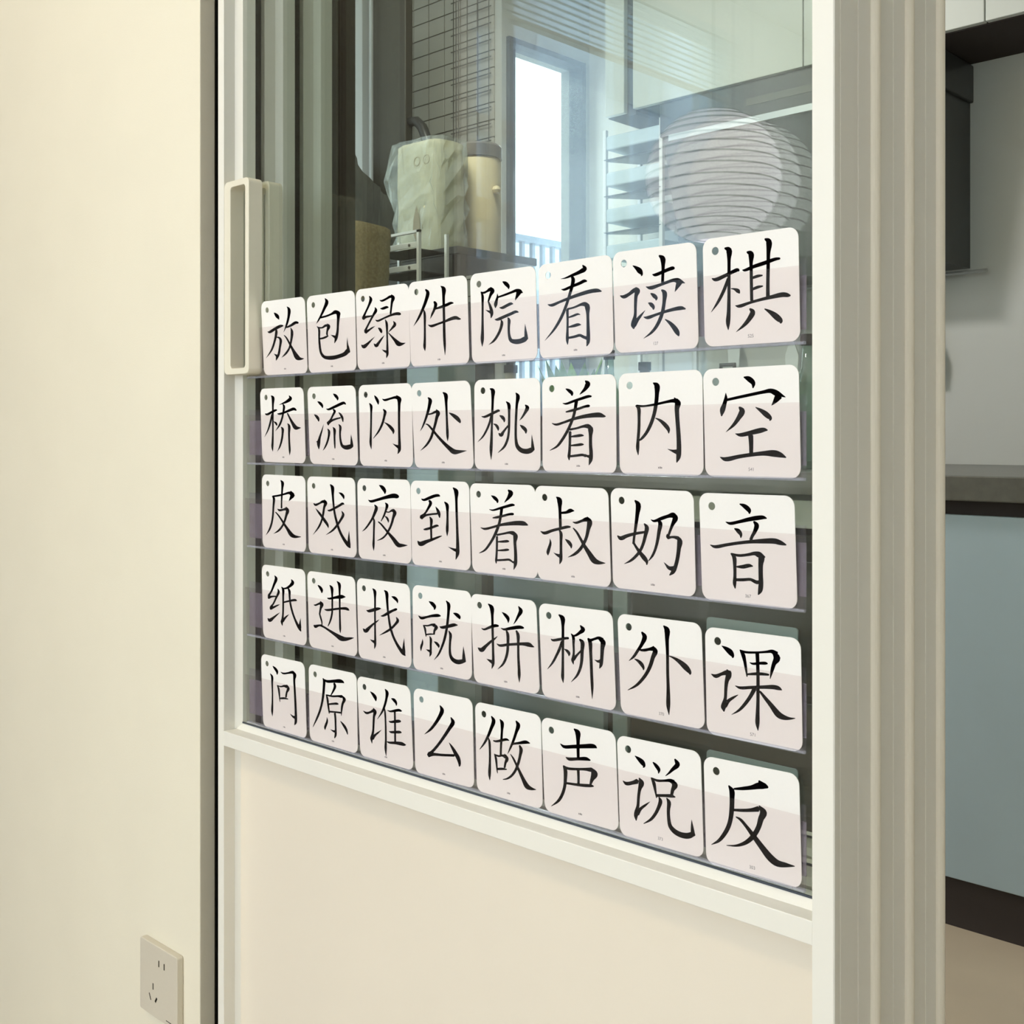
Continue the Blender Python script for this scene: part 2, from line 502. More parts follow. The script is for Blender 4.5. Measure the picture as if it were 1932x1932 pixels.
# ------------------------------------------------------------------ the cards
PLACE = [  # x, height above camera, roll, lean for each card
    (-1.0230, 0.0670, -0.0093, 0.0574),
    (-0.9415, 0.0663, -0.0040, 0.0357),
    (-0.8602, 0.0659, -0.0052, 0.0371),
    (-0.7800, 0.0657, -0.0042, 0.0448),
    (-0.6970, 0.0655, -0.0031, 0.0348),
    (-0.6144, 0.0658, 0.0063, 0.0215),
    (-0.5329, 0.0665, -0.0063, 0.0525),
    (-0.4478, 0.0671, -0.0012, 0.0388),
    (-1.0263, -0.0277, -0.0064, 0.0443),
    (-0.9391, -0.0285, -0.0081, 0.0520),
    (-0.8564, -0.0290, -0.0040, 0.0285),
    (-0.7743, -0.0295, 0.0014, 0.0608),
    (-0.6936, -0.0296, -0.0082, 0.0155),
    (-0.6115, -0.0298, 0.0028, 0.0053),
    (-0.5285, -0.0297, 0.0042, 0.0146),
    (-0.4473, -0.0295, 0.0055, 0.0310),
    (-1.0259, -0.1213, -0.0041, 0.0148),
    (-0.9414, -0.1212, 0.0044, 0.0245),
    (-0.8586, -0.1210, 0.0054, 0.0203),
    (-0.7783, -0.1210, 0.0118, 0.0152),
    (-0.6965, -0.1213, 0.0058, 0.0390),
    (-0.6170, -0.1213, 0.0002, 0.0488),
    (-0.5354, -0.1208, -0.0023, 0.0444),
    (-0.4500, -0.1215, 0.0047, 0.0482),
    (-1.0247, -0.2195, 0.0039, 0.0225),
    (-0.9403, -0.2197, -0.0012, 0.0392),
    (-0.8586, -0.2200, 0.0037, 0.0291),
    (-0.7767, -0.2196, 0.0097, 0.0040),
    (-0.6943, -0.2196, 0.0150, 0.0437),
    (-0.6118, -0.2199, 0.0105, 0.0466),
    (-0.5273, -0.2198, 0.0116, 0.0439),
    (-0.4460, -0.2213, 0.0074, 0.0202),
    (-1.0247, -0.3171, 0.0078, 0.0312),
    (-0.9397, -0.3167, 0.0092, 0.0125),
    (-0.8560, -0.3167, 0.0150, 0.0420),
    (-0.7738, -0.3164, 0.0190, 0.0118),
    (-0.6909, -0.3163, 0.0125, 0.0170),
    (-0.6091, -0.3157, 0.0127, 0.0408),
    (-0.5283, -0.3165, 0.0168, 0.0302),
    (-0.4465, -0.3175, 0.0235, 0.0105),
]
# each card: character, its reading, the card corners on the tracing sheet (top left, top right,
# bottom right, bottom left) and the brush strokes on the same sheet: x,y,width along each stroke
CARDS = [
    ('放', 'put', (14.5,21.6,108.9,10.4,116,175.4,21.2,180.6),
     '43,45,1 47,49,6 51,54,7 54,60,1|29,86,1 33,87,5 45,80,6 57,74,6 62.5,73,3|48,82,4 48,88,5.5 45.5,102,4.5 38,125,4 26,143,.5|48.5,98,2 54,99,4 57.5,104,5.5 56,118,4.5 53,135,5 49.5,142,5 47.5,148.5,1|50,139,6 46,136,3 42.5,133.5,0|71,32,1 75.5,38,6 74.5,55,5 70,72,4 64,87,.5|70,77,3 80,72.5,5 90,66.5,6 95.5,67,4|79,77,1 82,86,5.5 80.5,104,4.5 76,122,4 68,134,4 59.5,142,.5|64.5,93.5,1.5 69,98,3 77,112,4 85,127,6 94,142,10 100,144.5,6 108,144,1'),
    ('包', 'wrap', (22,22,125.5,7.9,129.6,181.1,26.6,186.9),
     '61.5,26,1.5 65.5,33,7 60,48,5.5 52.5,64,4 47,74,3 43,80.5,.5|52,67.5,4 65,64,4 76,59.5,4.5 84,55.5,8 90,57,6|85,52,2 90,58,9 90.5,64,7 89.5,80,5 88.5,98,5 85.5,112,6 82,122.5,1|85,110,7 79,107,3.5 73.5,104.5,0|44,86.5,1.5 48,89,3 56,89,3.5 63,84.5,5 69,85,5|66,80.5,1 69.5,86,7 66.5,96,4 66,104,3.5 68.5,107,1|50,113,3.5 58,111.5,4 65,108.5,4 69,107,1.5|45,87,1 48.5,92,4 49,110,4 50,125,4.5 53,143,5 60,152,6.5 75,154,8.5 92,150.5,8 105,145,8.5 111,139,9 114,141,5|113,142,6 111.5,134,5.5 110,124,3 109.5,110,0'),
    ('绿', 'green', (24.6,19.6,138.6,4.5,143,185.8,29.2,192),
     '54,32.5,1.5 57.5,39,6 53.5,52,4.5 46,68,4 42.5,76,5 41,80,6|40.5,81,7 47,77.5,5 56,76,3.5 60.5,74.5,2|66.5,57,1.5 68.5,63,6 62,75,4.5 54,90,3.8 47,104,4.5 45.5,108,6|45.5,110,8 53,106,4.5 60,101,3.2 67,97,.3|37,137,1 42,141,8 50,135.5,5.5 58,127.5,3 66.5,119.5,.2|76.5,41.5,1 81,43,4 92,38,4.5 99,34,5.5 106,34.5,6|101.5,29.5,1.5 105.5,36,7.5 103,46,5 101.5,58,4 100,71,4|77.5,59.5,1 83,59.5,5 92,56.5,5 95.5,57,2|67.5,84,1.5 72,86,4 85,80.5,3.8 100,74,4.5 113,70.5,6 119.5,71,6 122,71.5,3|88.5,83,1.5 91.5,91,5 92.5,110,3.8 93,130,3.8 93.2,148,5 93,158,5 91,165.5,.8|93,153,7 87,150.5,4 81,147,.2|73,101,1.5 77,103.5,5.5 80,109,5 80.5,112.5,1|64,134.5,1 69,139,7 74,133.5,5.5 81,124,3.5 87,116.5,.3|106,86.5,1.5 109.5,93,6 103,102,4 95.5,110,1|95,111,1.5 103,120,4 111,128.5,7 117.5,135,10 124,135.5,6 132.5,133,.5'),
    ('件', 'item', (23,23.1,141.5,5.7,147.2,188.7,27.8,194.2),
     '57.5,36.5,3 62,42,6.5 58,60,6 51,78,5 43,95,4 33.5,110.5,.5|53.5,77,1.5 55.5,84,4.5 56,110,4 56,138,4.5 55.5,153,5 56.5,161.5,.5|75,61,4 78,66,6.5 75.5,76,5 71,86,4 67,96,.5|77,75.5,3.5 88,72,5 100,67.5,6 109,63.5,5 114,63.5,2|62.5,108,1 69,110.5,5 83,106,4.2 98,100.5,4.8 110,95.5,6.5 119,93.5,7 125,95.5,5 129.5,96,1.5|88,29,1 94,34.5,8 94,50,5.5 94.5,75,5 95,100,5 95.5,130,5.5 96.5,152,4.5 97,170,.5'),
    ('院', 'courtyard', (18.2,17.8,143.7,.7,147,182.3,22.6,189.8),
     '39,51.5,1 44,53.5,4 51,50.5,4 57,47,7 62,48,5|57.5,42.5,1.5 61.5,49,7.5 57.5,58,5 53.5,70,3|53,69,2.5 56.5,78,4.5 59.5,88,6 60,95,5.5 58.5,102.5,1|59.5,91,8 54.5,89.5,4 48,86.5,.2|39,52,1 42,58,4.5 42.5,75,4 42.5,100,4 42.5,125,5 42,144,6 42,157,.8|81,32,2 86,35,7 91.5,41,6 92.5,46.5,1|70.5,55,.5 71,61,3.5 69,69,5 67.5,76,6.5 67,83,1|72,62,3 85,57.5,4 98,52.5,4.5 108,49,6 114,51,8 119.5,53.5,1|112,52,10 109,59,6 106,65,3 105,68.5,.3|74.5,82,1 80,82.5,5 90,77.5,5.5 97,74.5,5 100.5,75,2|65.5,105,1 71,105,5 84,99.5,5.5 98,93.5,5.5 106,90,5 111,91,2|78,106,2 79.5,111,5 77,123,5 71,136,4.8 63.5,146.5,4 54.5,153.5,.5|90.5,101,1.5 93,106,5.5 92.5,120,4.5 93.5,136,5 97,145,7 106,147.5,9 116,146,9 124,142,9 128.5,140,3|126,142.5,7 125,132,5.5 123.5,113,.2'),
    ('看', 'look', (16.3,22,149.8,1.5,153,184.1,19.8,193.1),
     '96.5,21.5,1.5 100.5,28,8 90,35,6.5 76,41,4.5 65,45.5,2.5 57,47,.5|58,66,1 63,66.5,4 76,61,4.8 92,54.5,5.5 100,50.5,5.5 104,51,3|33.5,93.5,1 40,95,5 55,89,4.5 75,81,5.5 95,74,6.5 113,69,7 124,68,6.5 131,69.5,2|77,42,4 79.5,48,6.5 77,62,5.5 73,76,5 67,95,5 58,117,5.2 45,139,4 28.5,159,.5|69,103,5 69.5,120,4 69.3,140,4.2 69,158,5 69.5,166.5,1|69,102,3.5 82,98.5,3.5 94,93.5,5 101,93,8 108,96,5|99.5,89,1 105,97,9 106,110,5.5 106.5,130,5.5 107,150,6.5 106.5,162,6 104,169.5,1.2|106,155,7 100,153,5 96,150,3|71.5,117,2.5 80,114,4 88,111,3.5 92.5,112,1|71.5,134.5,2.5 80,132.5,5 89,130,5 94,130.5,1|71.5,154,4 82,152,4.5 92,149.5,5 97,152,5 101,154,5'),
    ('读', 'read', (15.1,20,160.5,-.9,165.1,186.4,20.2,192.8),
     '49.5,42,1 56,46,6 62,51.5,9 65.5,58,3 64,60,1|28,94,1.5 34,96,6 44,91,5.5 52,85,7 58,83.5,8|54.5,79.5,1.5 58,85,8.5 55.5,94,6 54.5,110,5 54,128,5 51.5,140,8 51,146,8 51.5,151.5,1.5|52,145,8 57.5,136,6 64,128,4 71.5,119,.3|95.5,24.5,3 101.5,29,9 102.5,42,6 102,58,5 101.5,71,5|83.5,57,1 88,58,5 100,53.5,5.5 113,48,6 120,46,6 122,46.5,4|72.5,78.5,1 80,80.5,6 95,76,5.2 110,70.5,5 121,67,6 129,68,9 141,72,1|131,71,10 127.5,78,6.5 123,87.5,.5|81,90,2 86,93.5,6.5 90.5,98.5,5.5 90,102.5,1|77,106.5,2 81.5,109,6.5 85.5,114,5.5 85.5,118,2|68.5,131,1 75.5,132,5.5 90,127,4.5 105,122,4.8 122,117.5,6 135,115.5,6.5 142,117,2|100,84,3 105,89,8 104.5,103,6 102,120,6 98,133,6 91,147,5.5 82,158,4.2 68.5,168,.5|106,135,1.5 113,140,5 121.5,149,8 127.5,158,8 130,164,2.5'),
    ('棋', 'chess', (12.4,23.4,166.9,1.1,169.3,183.8,16.6,192.9),
     '27.5,85,1.5 33,87,5.5 48,81,5.5 60,75,5.5 69,71.5,5.5 71,73,3|48,37,2.5 54.5,39.5,9 55,55,5.5 55,80,5 55,110,5 54.5,140,6 53.5,155,6.5 54,166.5,.8|53,85,3 50,96,5 44.5,109,5 36.5,124,4 26.5,138.5,.5|58,101,1 64,102,3.5 69.5,105,6.5 72,108.5,2|76.5,71.5,1.5 80,72,4 95,66,5.5 113,60,6 130,54,5 137,53,3.5|84,43,3 90,45.5,9 90.5,60,5.5 91,90,5 91.5,120,5|113,22,3 119,25.5,9 118.5,45,6 118,70,5.5 117.5,95,5.5 117.5,113,6|93,84,4 102,81,4.5 109,80,2|93,102,4 102,98.5,4.5 109.5,97,2|65,128,1 71,129,5 88,123.5,4.2 108,118,4.8 125,114,6 142,110.5,7.5 150,111.5,6 154,112,2|88.5,133,3 93,138,8 87.5,149,7 79,159,5 66.5,169.5,.5|112,133,1.5 121,138,6 131,145.5,9.5 138,152.5,7 138,156,2'),
    ('桥', 'bridge', (12.5,15.4,106.3,11.5,111.7,175.8,17.9,172),
     '24,69,2 28,70.5,4.5 37,66,4.8 46,61.5,4.5 49.5,61,2|36.5,30,1.5 40.5,34,6 40.5,50,4 40.5,80,3.5 40.5,110,3.5 40,130,4.5 39.5,140,4.5 40.5,150,.5|38.5,70,3 36,84,4 30,104,3 22.5,119,.4|42,85.5,.8 46.5,88.5,4 49,93,3 49,95,.8|75.5,29.5,1 78.5,36,7 70,43,5.5 62,46.5,3 54,49.8,.4|50,68.5,1 54,69.5,4 66,66,4.5 78,61,5.5 86,58.5,6 91,61.5,3|62,48,2 64.5,53,4.5 63,66,4 60,80,4 54.5,94,3.8 46,106,.4|72,68,3 77,78,4 83,89,6 90,99,8.5 95,99.5,5.5 101.5,99,.5|58,97,1 61.5,101.5,5 61.5,112,4.3 59.5,126,4.2 55,141,3 50,150,.4|72,89.5,1 75.5,95,5 75.5,112,4.2 76,130,4 77,148,4 76.8,158,.6'),
    ('流', 'flow', (22.5,11.8,127.3,8.1,133.2,180.4,29.2,176.2),
     '45,43,1.5 50,46,5.5 55,52,5 56,57,1.5|38,71,1.5 43,75,5.5 47,81,5 47.5,86,1.5|58.5,92,.3 54.5,106,3 49.5,122,5 47.5,133,7 48.2,145,1.5|42.5,128.5,1 47,131,6 48,138,5|79,26,1 84,30,6 88.5,36,5 88.5,40.5,1.5|64,58.5,1 68.5,60,4 82,54.5,5.5 95,48.5,6 102.5,46,5.5 106.5,49,2|79,60,3 82.5,63.5,5 78,73.5,4 73,83.5,4.5 69,89,6 68.5,94,2|67.5,90,7 75,84.5,5 85,80.5,4 95,78,3|91,66.5,1.5 95,70.5,4 99,78,5 100.5,87,1.5|67,101.5,1.5 70,107,5 69.5,118,4.3 66,131,4 61.5,141,3 57,148,.5|78.5,98,1.5 82,103.5,5.5 82,118,4 82.5,132,3.8 83,143.5,2|91,92,1.5 94.5,97,5 94,112,4 95.5,128,4.5 99,138,6 107,141.5,9 115,140,9.5 121,137.5,6.5|119.5,139,7 119,128,4.5 117.8,113.5,.2'),
    ('闪', 'flash', (20.3,13.5,133,9.4,137.4,189.2,22.8,186),
     '54,35,1 57.5,40,5 61.5,48,5.5 62.5,54.5,1.5|43.5,51.5,1.5 47,57,5.5 47.3,70,4 47,95,3.8 46.3,120,4.2 46,138,5 47.3,150,.7|71,42.5,1 76,45,4.5 88,42,4.3 98,39.5,5.5 104,40,8|101,35,1 107,43,9 107,52,6 106.8,75,4.8 107,100,4.8 107.5,125,5 108,142,6 107.5,152,6 104,160,1|106.5,145,8 101,142.5,4.5 93,137.5,.2|73,64.5,2 77,69.5,6 75.5,79,5 71.5,94,4.8 63.5,111,4 51.5,127,.8|75,92,.8 82,96.5,4 89.5,103.5,6.5 94.5,111,5.5 94.5,117.5,1'),
    ('处', 'place', (18.3,17.1,136,10.8,144.6,190.7,26.4,186.7),
     '52,45,1.5 56.5,50.5,7 55,62,6 51,78,5 46,93,4 42,103,3 37,112.5,.5|53.5,79,3 60,77.5,3.5 66.5,74.5,5 71,74,7|68.5,69,1 72.5,76,7.5 70,85,6 67,98,5.2 63,112,5 58,127,4.8 49.5,140.5,4 37.5,152,.6|47,98.5,1 51.5,99.5,3 60,108.5,4.2 70,121,4.8 83,135.5,6 95,147,8 105,154.5,10 114,154.5,7 122,153.5,4 130,152.5,.5|82,35,2 87.5,40,7.5 88.5,55,5.2 89.5,75,4.2 90.5,100,4.5 91.5,122,5 91.8,133,.7|94.5,76,1.5 102,80.5,6 111,87.5,8 116,94,5 116.5,96.5,2'),
    ('桃', 'peach', (16.3,13.2,142,8.1,141.5,188.3,18.7,182.8),
     '30.5,83,1 36,84,4 48,79,5 58,74,5 63,72,4.5 64.5,73.5,2.5|46,29.5,1.5 51.5,33,7.5 51.7,48,5 51,75,4.2 50.3,100,3.8 49.8,125,4.8 49,147,5.5 49.3,165,.7|48.5,82,3 46,95,4 40,110,3.8 33,122,3 24,131.5,.5|53,97,1 58.5,100,4.5 62,106,4.5 62.2,110.5,1|65,81.5,2 70,84.5,6 73.5,90,4.5 73.5,94.5,1|63,115,1.5 67.5,118.5,7 72,112.5,4.5 78,104.5,3.5 82,100,3|77,54.5,1.5 82,60,6 82.8,75,4.5 82.8,95,4.5 82,115,4.2 79.5,128,4.5 73.5,141,4.2 62,152,.8|95.5,37.5,1.5 99.5,44,7 97.5,60,4.8 96,85,4.5 95.3,110,4.5 95.8,128,5 98.5,140,7 106,147.5,8.5 117,149.5,9.5 126,146.5,8.5 130,146,3|127.5,146.5,7 126.8,135,4.5 125.6,117.5,.2|113.5,61,2 117.5,66,7 113,76,5 107,85.5,3 102.3,91,.5|103.5,99.5,1.5 109,104,6 114,109.5,6 114.5,115.5,2'),
    ('着', 'wearing', (18.4,13.8,152.5,7.3,152.8,188.9,19.9,186.2),
     '61.5,34.5,1.5 67,37.5,5.5 72.5,42.5,6 73,47,2.5|97,20,2 101.5,25,9 97.5,34,6.5 92,40,4 87,45,1|56,61,1 62,62,3.5 75,57.5,4.5 90,52.5,5 103,48.5,5 108,48.5,3|62,77,2.5 72,74.5,4.5 85,71,4.5 97,67,4.5 103,66,5 105,66,3|36.5,97.5,1 44,100,4 58,96,4.2 75,90,5 93,85.5,6.5 110,83,8 123,82.5,8.5 130,84.5,5 134,85,1.5|81,57,6 79,70,5.5 76,84,5 71,98,5 64,113,5 55,128,5 46,139.5,4 33,147,1|69.5,113,5 69.3,130,4.5 68.5,148,4.8 67.5,158,5 68,164.5,1.5|69,109,4 82,106.5,3.8 94,103,5 102,103,8 110,107.5,4|101.5,99.5,1 106.5,108,9 106.5,120,6 106.5,138,5.8 107.5,152,6.5 106.5,164,6.5 103.5,173.5,1|106.5,158,7 100.5,157,4 96.5,154.5,3|71,122,2.5 82,120.5,5 90,119.5,4.5 94.5,120,1.5|71,138,2.5 82,137,4.5 90,136,4.5 94.5,136,1.5|70,157.5,4 82,156,4.5 93,155,4.5 98,157.5,4'),
    ('内', 'inside', (17,10.5,161.8,2.6,164.3,188.2,18.7,184.8),
     '47,65.5,3 51.5,70,6 52.3,85,5 52,105,5 50.5,125,5 49.8,140,5.5 50.8,151.5,1|48,66,4.5 60,66.5,3.5 80,63.5,4.2 100,59,4.5 112,57,6.5 119,58,9|113,51.5,1 119.5,60.5,10 118,70,8 118.5,85,7 120,105,7 121.2,125,7.5 121.5,143,8 120.5,155,7.5 117.5,164.5,1.5|119.5,146,10 112,144.5,5 101.5,140.8,.3|76.5,26,1.5 83,30.5,9 83.3,45,7 81.8,62,6.5 78.5,80,6 72.5,98,5.8 64.5,113.5,5.2 56,123.5,4 52,126.5,2|80.5,87,1.2 88.5,91,4.5 97,98.5,7 103,106.5,6 103.8,114,1'),
    ('空', 'empty', (13.5,14.7,167,5.6,170.8,187.5,16.9,183.8),
     '79,26.5,2 86.5,29,8 94,36,7 93.5,44,1.5|49.8,51.5,.5 50,60,5 47.5,70,6.5 44.5,79,8 43,88.5,1.5|52,62.5,4 70,58.5,4.5 90,54.2,4.8 110,50,5.2 122,48,7 131,51.5,9 146,58,1|135,56,12 129.5,64,7 123.3,71.5,.5|71.5,74,3 76,80,9 70.5,91,7 62.5,102,5 50,113.5,.5|97.5,74,1 106,79,5.5 115.5,86,8.5 121.5,92,5.5 120.5,95.5,1.5|65,116,1 73,118,5.5 90,114.5,7 105,111,8 112,109.8,6 116.8,110.5,2|89.8,119,8 90.5,130,7 90.5,148,6|40.5,153,1 49,156.5,6.5 70,152.5,6 90,149.5,6 110,147.3,7 128,147.5,10.5 138,150,8 147,154,1.5'),
    ('皮', 'skin', (16.8,10.4,110.6,15.3,111.6,178.9,18.7,168),
     '40,58,3 43,63,5 42,80,4 41,98,4 38.5,115,4 33.5,130,3.8 26,142,.5|40.5,58.5,3.5 52,57,4 65,53.8,4 76,51,5.5 81,53,8 88,57.5,1|79,46.5,1 83,56,9 79,63,5 75,69.5,.3|57.5,23.5,1.5 61.5,29,6 61,42,4 60,60,3.5 59.5,72,3.2 59.5,84,3.5|50.5,85.5,1 55,88.5,4.5 64,87,4.5 70,85.5,7|69,81,1 72.5,89,7 69.5,100,5 66,112,4.2 60.5,123.5,4.2 53,132.5,4 42.5,139,.6|46.5,92.5,2 52,98.5,3 60,110,3.8 66,119.5,4.5 73,130,6 81,141.5,8.5 88,145,6.5 101,145.5,1'),
    ('戏', 'play', (22.5,15.2,126.5,18.9,129.7,190.8,26.7,180),
     '37,74,2 41,77,5 50,73.5,4 57,70,6 63,71.5,7|60,65.5,1 63,73,7 60,82,4.8 57.5,98,4.5 54,112,4 48,125,3.8 36,141,.5|41,84.5,.5 47,92,4 55,102.5,5 62,112.5,6 67.5,121,4.5 68.8,127,.8|67.5,88.5,2 71,89.5,4 83,84,5 93,78.5,5 100,74.5,5 103,76,2|73,33,2 77.5,39,7 78.5,55,4.8 80,75,4 82.5,95,4.5 86.5,112,4.8 92,130,5 99,145,5.5 107,157.5,7 113,165,7 116,169.5,2|113.5,164,7 113,152,5 113.5,133,.3|97.5,90,1 101,98,5.5 95,110.5,4.8 87,122,4.8 77.5,132.5,4 64,141.5,.6|91.5,50.5,1 97,53.5,5 101.5,59,5 102.5,65,.8'),
    ('夜', 'night', (16.9,8.4,130.5,13,133.9,191.1,20,180.2),
     '65,24,2 71,28,7 76.5,36,6.5 77,42,2|41,55,1 46.5,58,5 60,55,5.5 80,49.5,7 96,46.5,9.5 103.5,48,8 106,48.5,5|54.5,65.5,2 58.5,71.5,6.5 55,83,6 49.5,95,4.5 41.5,107.5,4 34,117,3 28,122,.8|51.5,93,2 53.5,99,4 53.3,115,4 52.8,135,4 52.3,152,4.8 52.7,163.5,.6|77.5,61,1.5 81.5,66.5,6 79,77,4.2 75,88,4 68.5,100.5,1.5|80,80.5,2.5 86,81,2.5 92,77.5,5 96.5,79,8|94,74,1 98,82,7.5 95,92,5.5 91.5,105,4.8 86.5,117,4.5 79,129.5,4 71,137,3.5 60.5,141.5,1|76.5,89.5,1 81,93,4 84,99,3.8 84.2,103.5,.8|62.5,101.5,2.5 68,106,3.5 77,116.5,4 84.5,125.5,5 95,138,7.5 106,151,9 114,151.5,6.5 125,151.5,1'),
    ('到', 'arrive', (21.9,7.3,140.9,10.1,143.3,189,26,177.7),
     '44.5,45,2 49,47,4.5 60,43,6 72,38.5,6 79,38,5 81.5,39.5,2.5|60,48,4 63,53,6 57.5,65,4.5 51,75,4 45,80,6|43.5,82.5,9 52,78.5,5 64,76,3.8 76,75,4|73,60.5,.8 77,67.5,5 80,75,6 81.2,83.5,1.5|61,81,1.5 64.3,87,5.5 64,100,4.5 64.2,115,4 64.5,125,4|48.5,106.5,1.5 52,106.5,4 65,103,4.8 76,99,4.5 79.5,100,1.5|36.5,129.5,1 42.5,135.5,9 55,131,7 70,125.5,4.8 80,121.5,3.5 86,119.5,1|91,51,2 96,57,6.5 97,72,4.5 97,90,4.5 96.5,108,5.5 96.5,120,.8|108.5,22,2 114.5,29,8.5 115,45,5.2 115.5,70,4.8 116.3,95,4.8 117,120,5.2 117.5,142,6.5 117,155,7 113.5,167,1.2|117,149,8 110,147,5 98,141.5,.3'),
    ('着', 'wearing', (13.1,12.5,137,16.6,142.5,195,18.7,181.4),
     '54,36,1 60,40,6 65.5,46,5 66,50,2|86,25.5,2 91,31,9 87,40,6 82,46,3 79,49.5,1|50.5,62.5,1 57,64,3 70,60.5,4.5 84,56.5,5.2 94,54,5 98,54.5,3|57,78.5,2 65,77.5,4.5 78,74.5,4.5 90,71.5,4.5 95,71.5,4.5 96.5,72,3|34,97,1 42,99.5,4.2 56,96.5,4.2 72,92,5 90,89.5,7 106,88.5,8.5 116,89.5,8 123.5,92.5,2|74,61,5.5 72,76,5 69,90,5 64.5,103,5.5 58,117,5 50,130,4.5 42,140,3.8 31.5,145.5,1.2|65,114,4 65,130,4 64.3,150,4 63.5,160,4 63.8,165.5,1|65,111,3.8 78,108.5,3.8 89,106.5,5 96,108,7.5 103.5,113,2|94.5,104,1 100,112.5,8.5 99,125,5.5 100,140,5.5 100.5,155,6 99.8,167,6 96.8,177,1|99.5,163,6 95,162.5,3.5 91,159,2.5|67,124,2.5 77,123.5,4.5 85,123,4.5 88.3,123.5,1.5|67,140.5,2.5 77,140,4 85,139.2,4.2 88.3,139.5,1.5|66,159,4 78,158.5,4 88,158,4 92,160.5,3.5'),
    ('叔', 'uncle', (10.6,11,142,17.1,148.2,196.5,16,181.4),
     '49.5,31.5,1.5 55,37,8.5 56,52,5.5 56.5,70,5 57,88,5|59,60.5,4 68,59.5,5 75,56.5,7 82,57,1|21,93.5,1 28,97,5.5 42,92.5,5 56,89,5 70,85.8,4.8 75,86,2.5|55.5,92,3 58,98,5.5 58,112,4.8 58,128,4.8 58,140,5.5 57.5,147,5 55.5,153.5,1|57.5,139,8 52,137,4.5 44.5,132.5,.3|38,107,.5 39,115,4 36,126,5.5 34.5,132,5.5 34.5,137.5,1|65.5,108,1 71,112.5,5.5 76,119.5,5 76.5,125,1|79,77,1 85,78.5,4 97,74.5,5 104,72.5,8 109,75,6|105,67.5,1 109.5,77,9 107,90,6.5 104,104,5.5 99,116,5.5 92,127,5.5 83,135,5 70.5,141,.6|80,88,2 86,95,3.8 93.5,108,4.5 101,121.5,6 109,134,8 118,147,10 126,150.5,7 138,151.5,.8'),
    ('奶', 'milk', (16.5,5.8,160.1,11.9,164.3,194,21.2,177),
     '59,27.5,2.5 64.5,34.5,8.5 63,52,6.5 60,75,5 57.5,92,4.2 56.5,102,4.2|56.5,100,3.5 61,107.5,4.2 68,117.5,6 75.5,127,7.5 79.5,133,5 79.5,138.5,1.5|75,67.5,2 79.5,74,7 77,88,6 73,103,5.2 68,114,5 60,124,5 51,131.5,4 40.5,136.5,.6|28.5,88,1.5 34.5,92.5,7 45,88.5,6 60,84.5,5 76,82,4|99.5,62,4 102.8,67,7 100.5,82,6 98,97,5.2 94,112,4.5 89,123,4 82.5,131.5,1.2|86.5,60.5,1 92,63,4 105,58.5,6 117,54.5,6 125,53,9 130,56,5|125,48.5,1.5 129,57.5,9 124.5,68,6 120.5,78,4.5 117,88,4|115.5,86,4 116,90,6 117,93.5,3|116,92,5 124,90.5,4 132,92,6 137,95.5,6|133,89,1.5 136.5,98,9 135,110,7 133,125,6.5 130,138,6.5 125,150,7 119,156,2|126,145,9 118,143.5,6 113,138.5,3 109,133.8,.4'),
    ('音', 'sound', (10.8,8.1,164.7,13.3,169.1,192.9,16.7,176.5),
     '76.5,26,1.5 84.5,29.5,6.5 92,36.5,6.5 92.5,41.5,2|54,54.5,1 61,57,4.5 75,54.5,5 92,50.5,6.5 107,48,7 115,47.5,5.5 120.5,49,1.5|68,65,1.5 74,68.5,6.5 78.5,74.5,5 78.5,80,1.5|99.5,54,3 104,60,7.5 101,70,6 97,77,5 94.5,83,5|29,91,1 37,94,5 55,91,5 75,88,5 95,86,5.5 115,85,7.5 133,85,8.5 143,88,7 151.5,91,2|62,104.5,1.2 67.5,110,6 68.8,125,5.2 69,140,5 68.5,152,5.5 69.5,160,1.2|63,105,3 75,107.8,4.2 90,106.5,4.5 101,104.5,6 108,106.5,9 117.5,110.5,2|105,101.5,1 111.5,111,9.5 110.5,122,7.5 110.5,140,7 110.8,152,7.5 109.5,163,7 106.5,169.3,2|110,150,8 104,149,4 98,146,3|72,125.5,2.5 82,125.5,6 92,123.7,5.5 98,124.8,1.5|71,146,4.5 83,146,4.8 94,145.5,4.5 101,149,5 106,151,5'),
    ('纸', 'paper', (16,10.3,110.6,22.1,114,186.8,19.3,167.4),
     '44,34.5,1 47.5,41,6 43,54,4.8 36.5,70,4 32,77,5 31.5,84,4|31.5,81.5,7 38,80,4 46.5,79.5,3|51,63,1 53,70,5 47.5,82.5,4 41,96,3.6 36,103,5 36,107.5,4|36,105,7 43,102.5,4.5 50,99,3 55.5,97,.6|29,126.5,1 33.5,131,7.5 41,126,5 49,119.5,3 55.5,114.5,.4|80.5,42.5,1 83.5,50,7 76.5,58,5.5 69,62,4 62,62.5,2.5|59,59,1.5 62.5,64,5 62.8,80,4 62.8,100,3.8 62.3,118,3.8 61,130,5 60,134,5.5 61,143,1|61,133,7 67,126,4.5 71,122,3 75.5,118.5,.4|65,92,3.5 76,89.5,4 88,87.5,5 92,88.5,3|73,61,2.5 76.3,68,5 76.8,80,4 78.5,95,4 82.5,112,4 88,128,4.2 94.5,142,5.5 99,150,5.5 101.5,155,2|99,148,7 99.5,138,4 100.8,126.5,.3'),
    ('进', 'enter', (22.5,7.3,126.3,21.5,131.4,193,27.9,171),
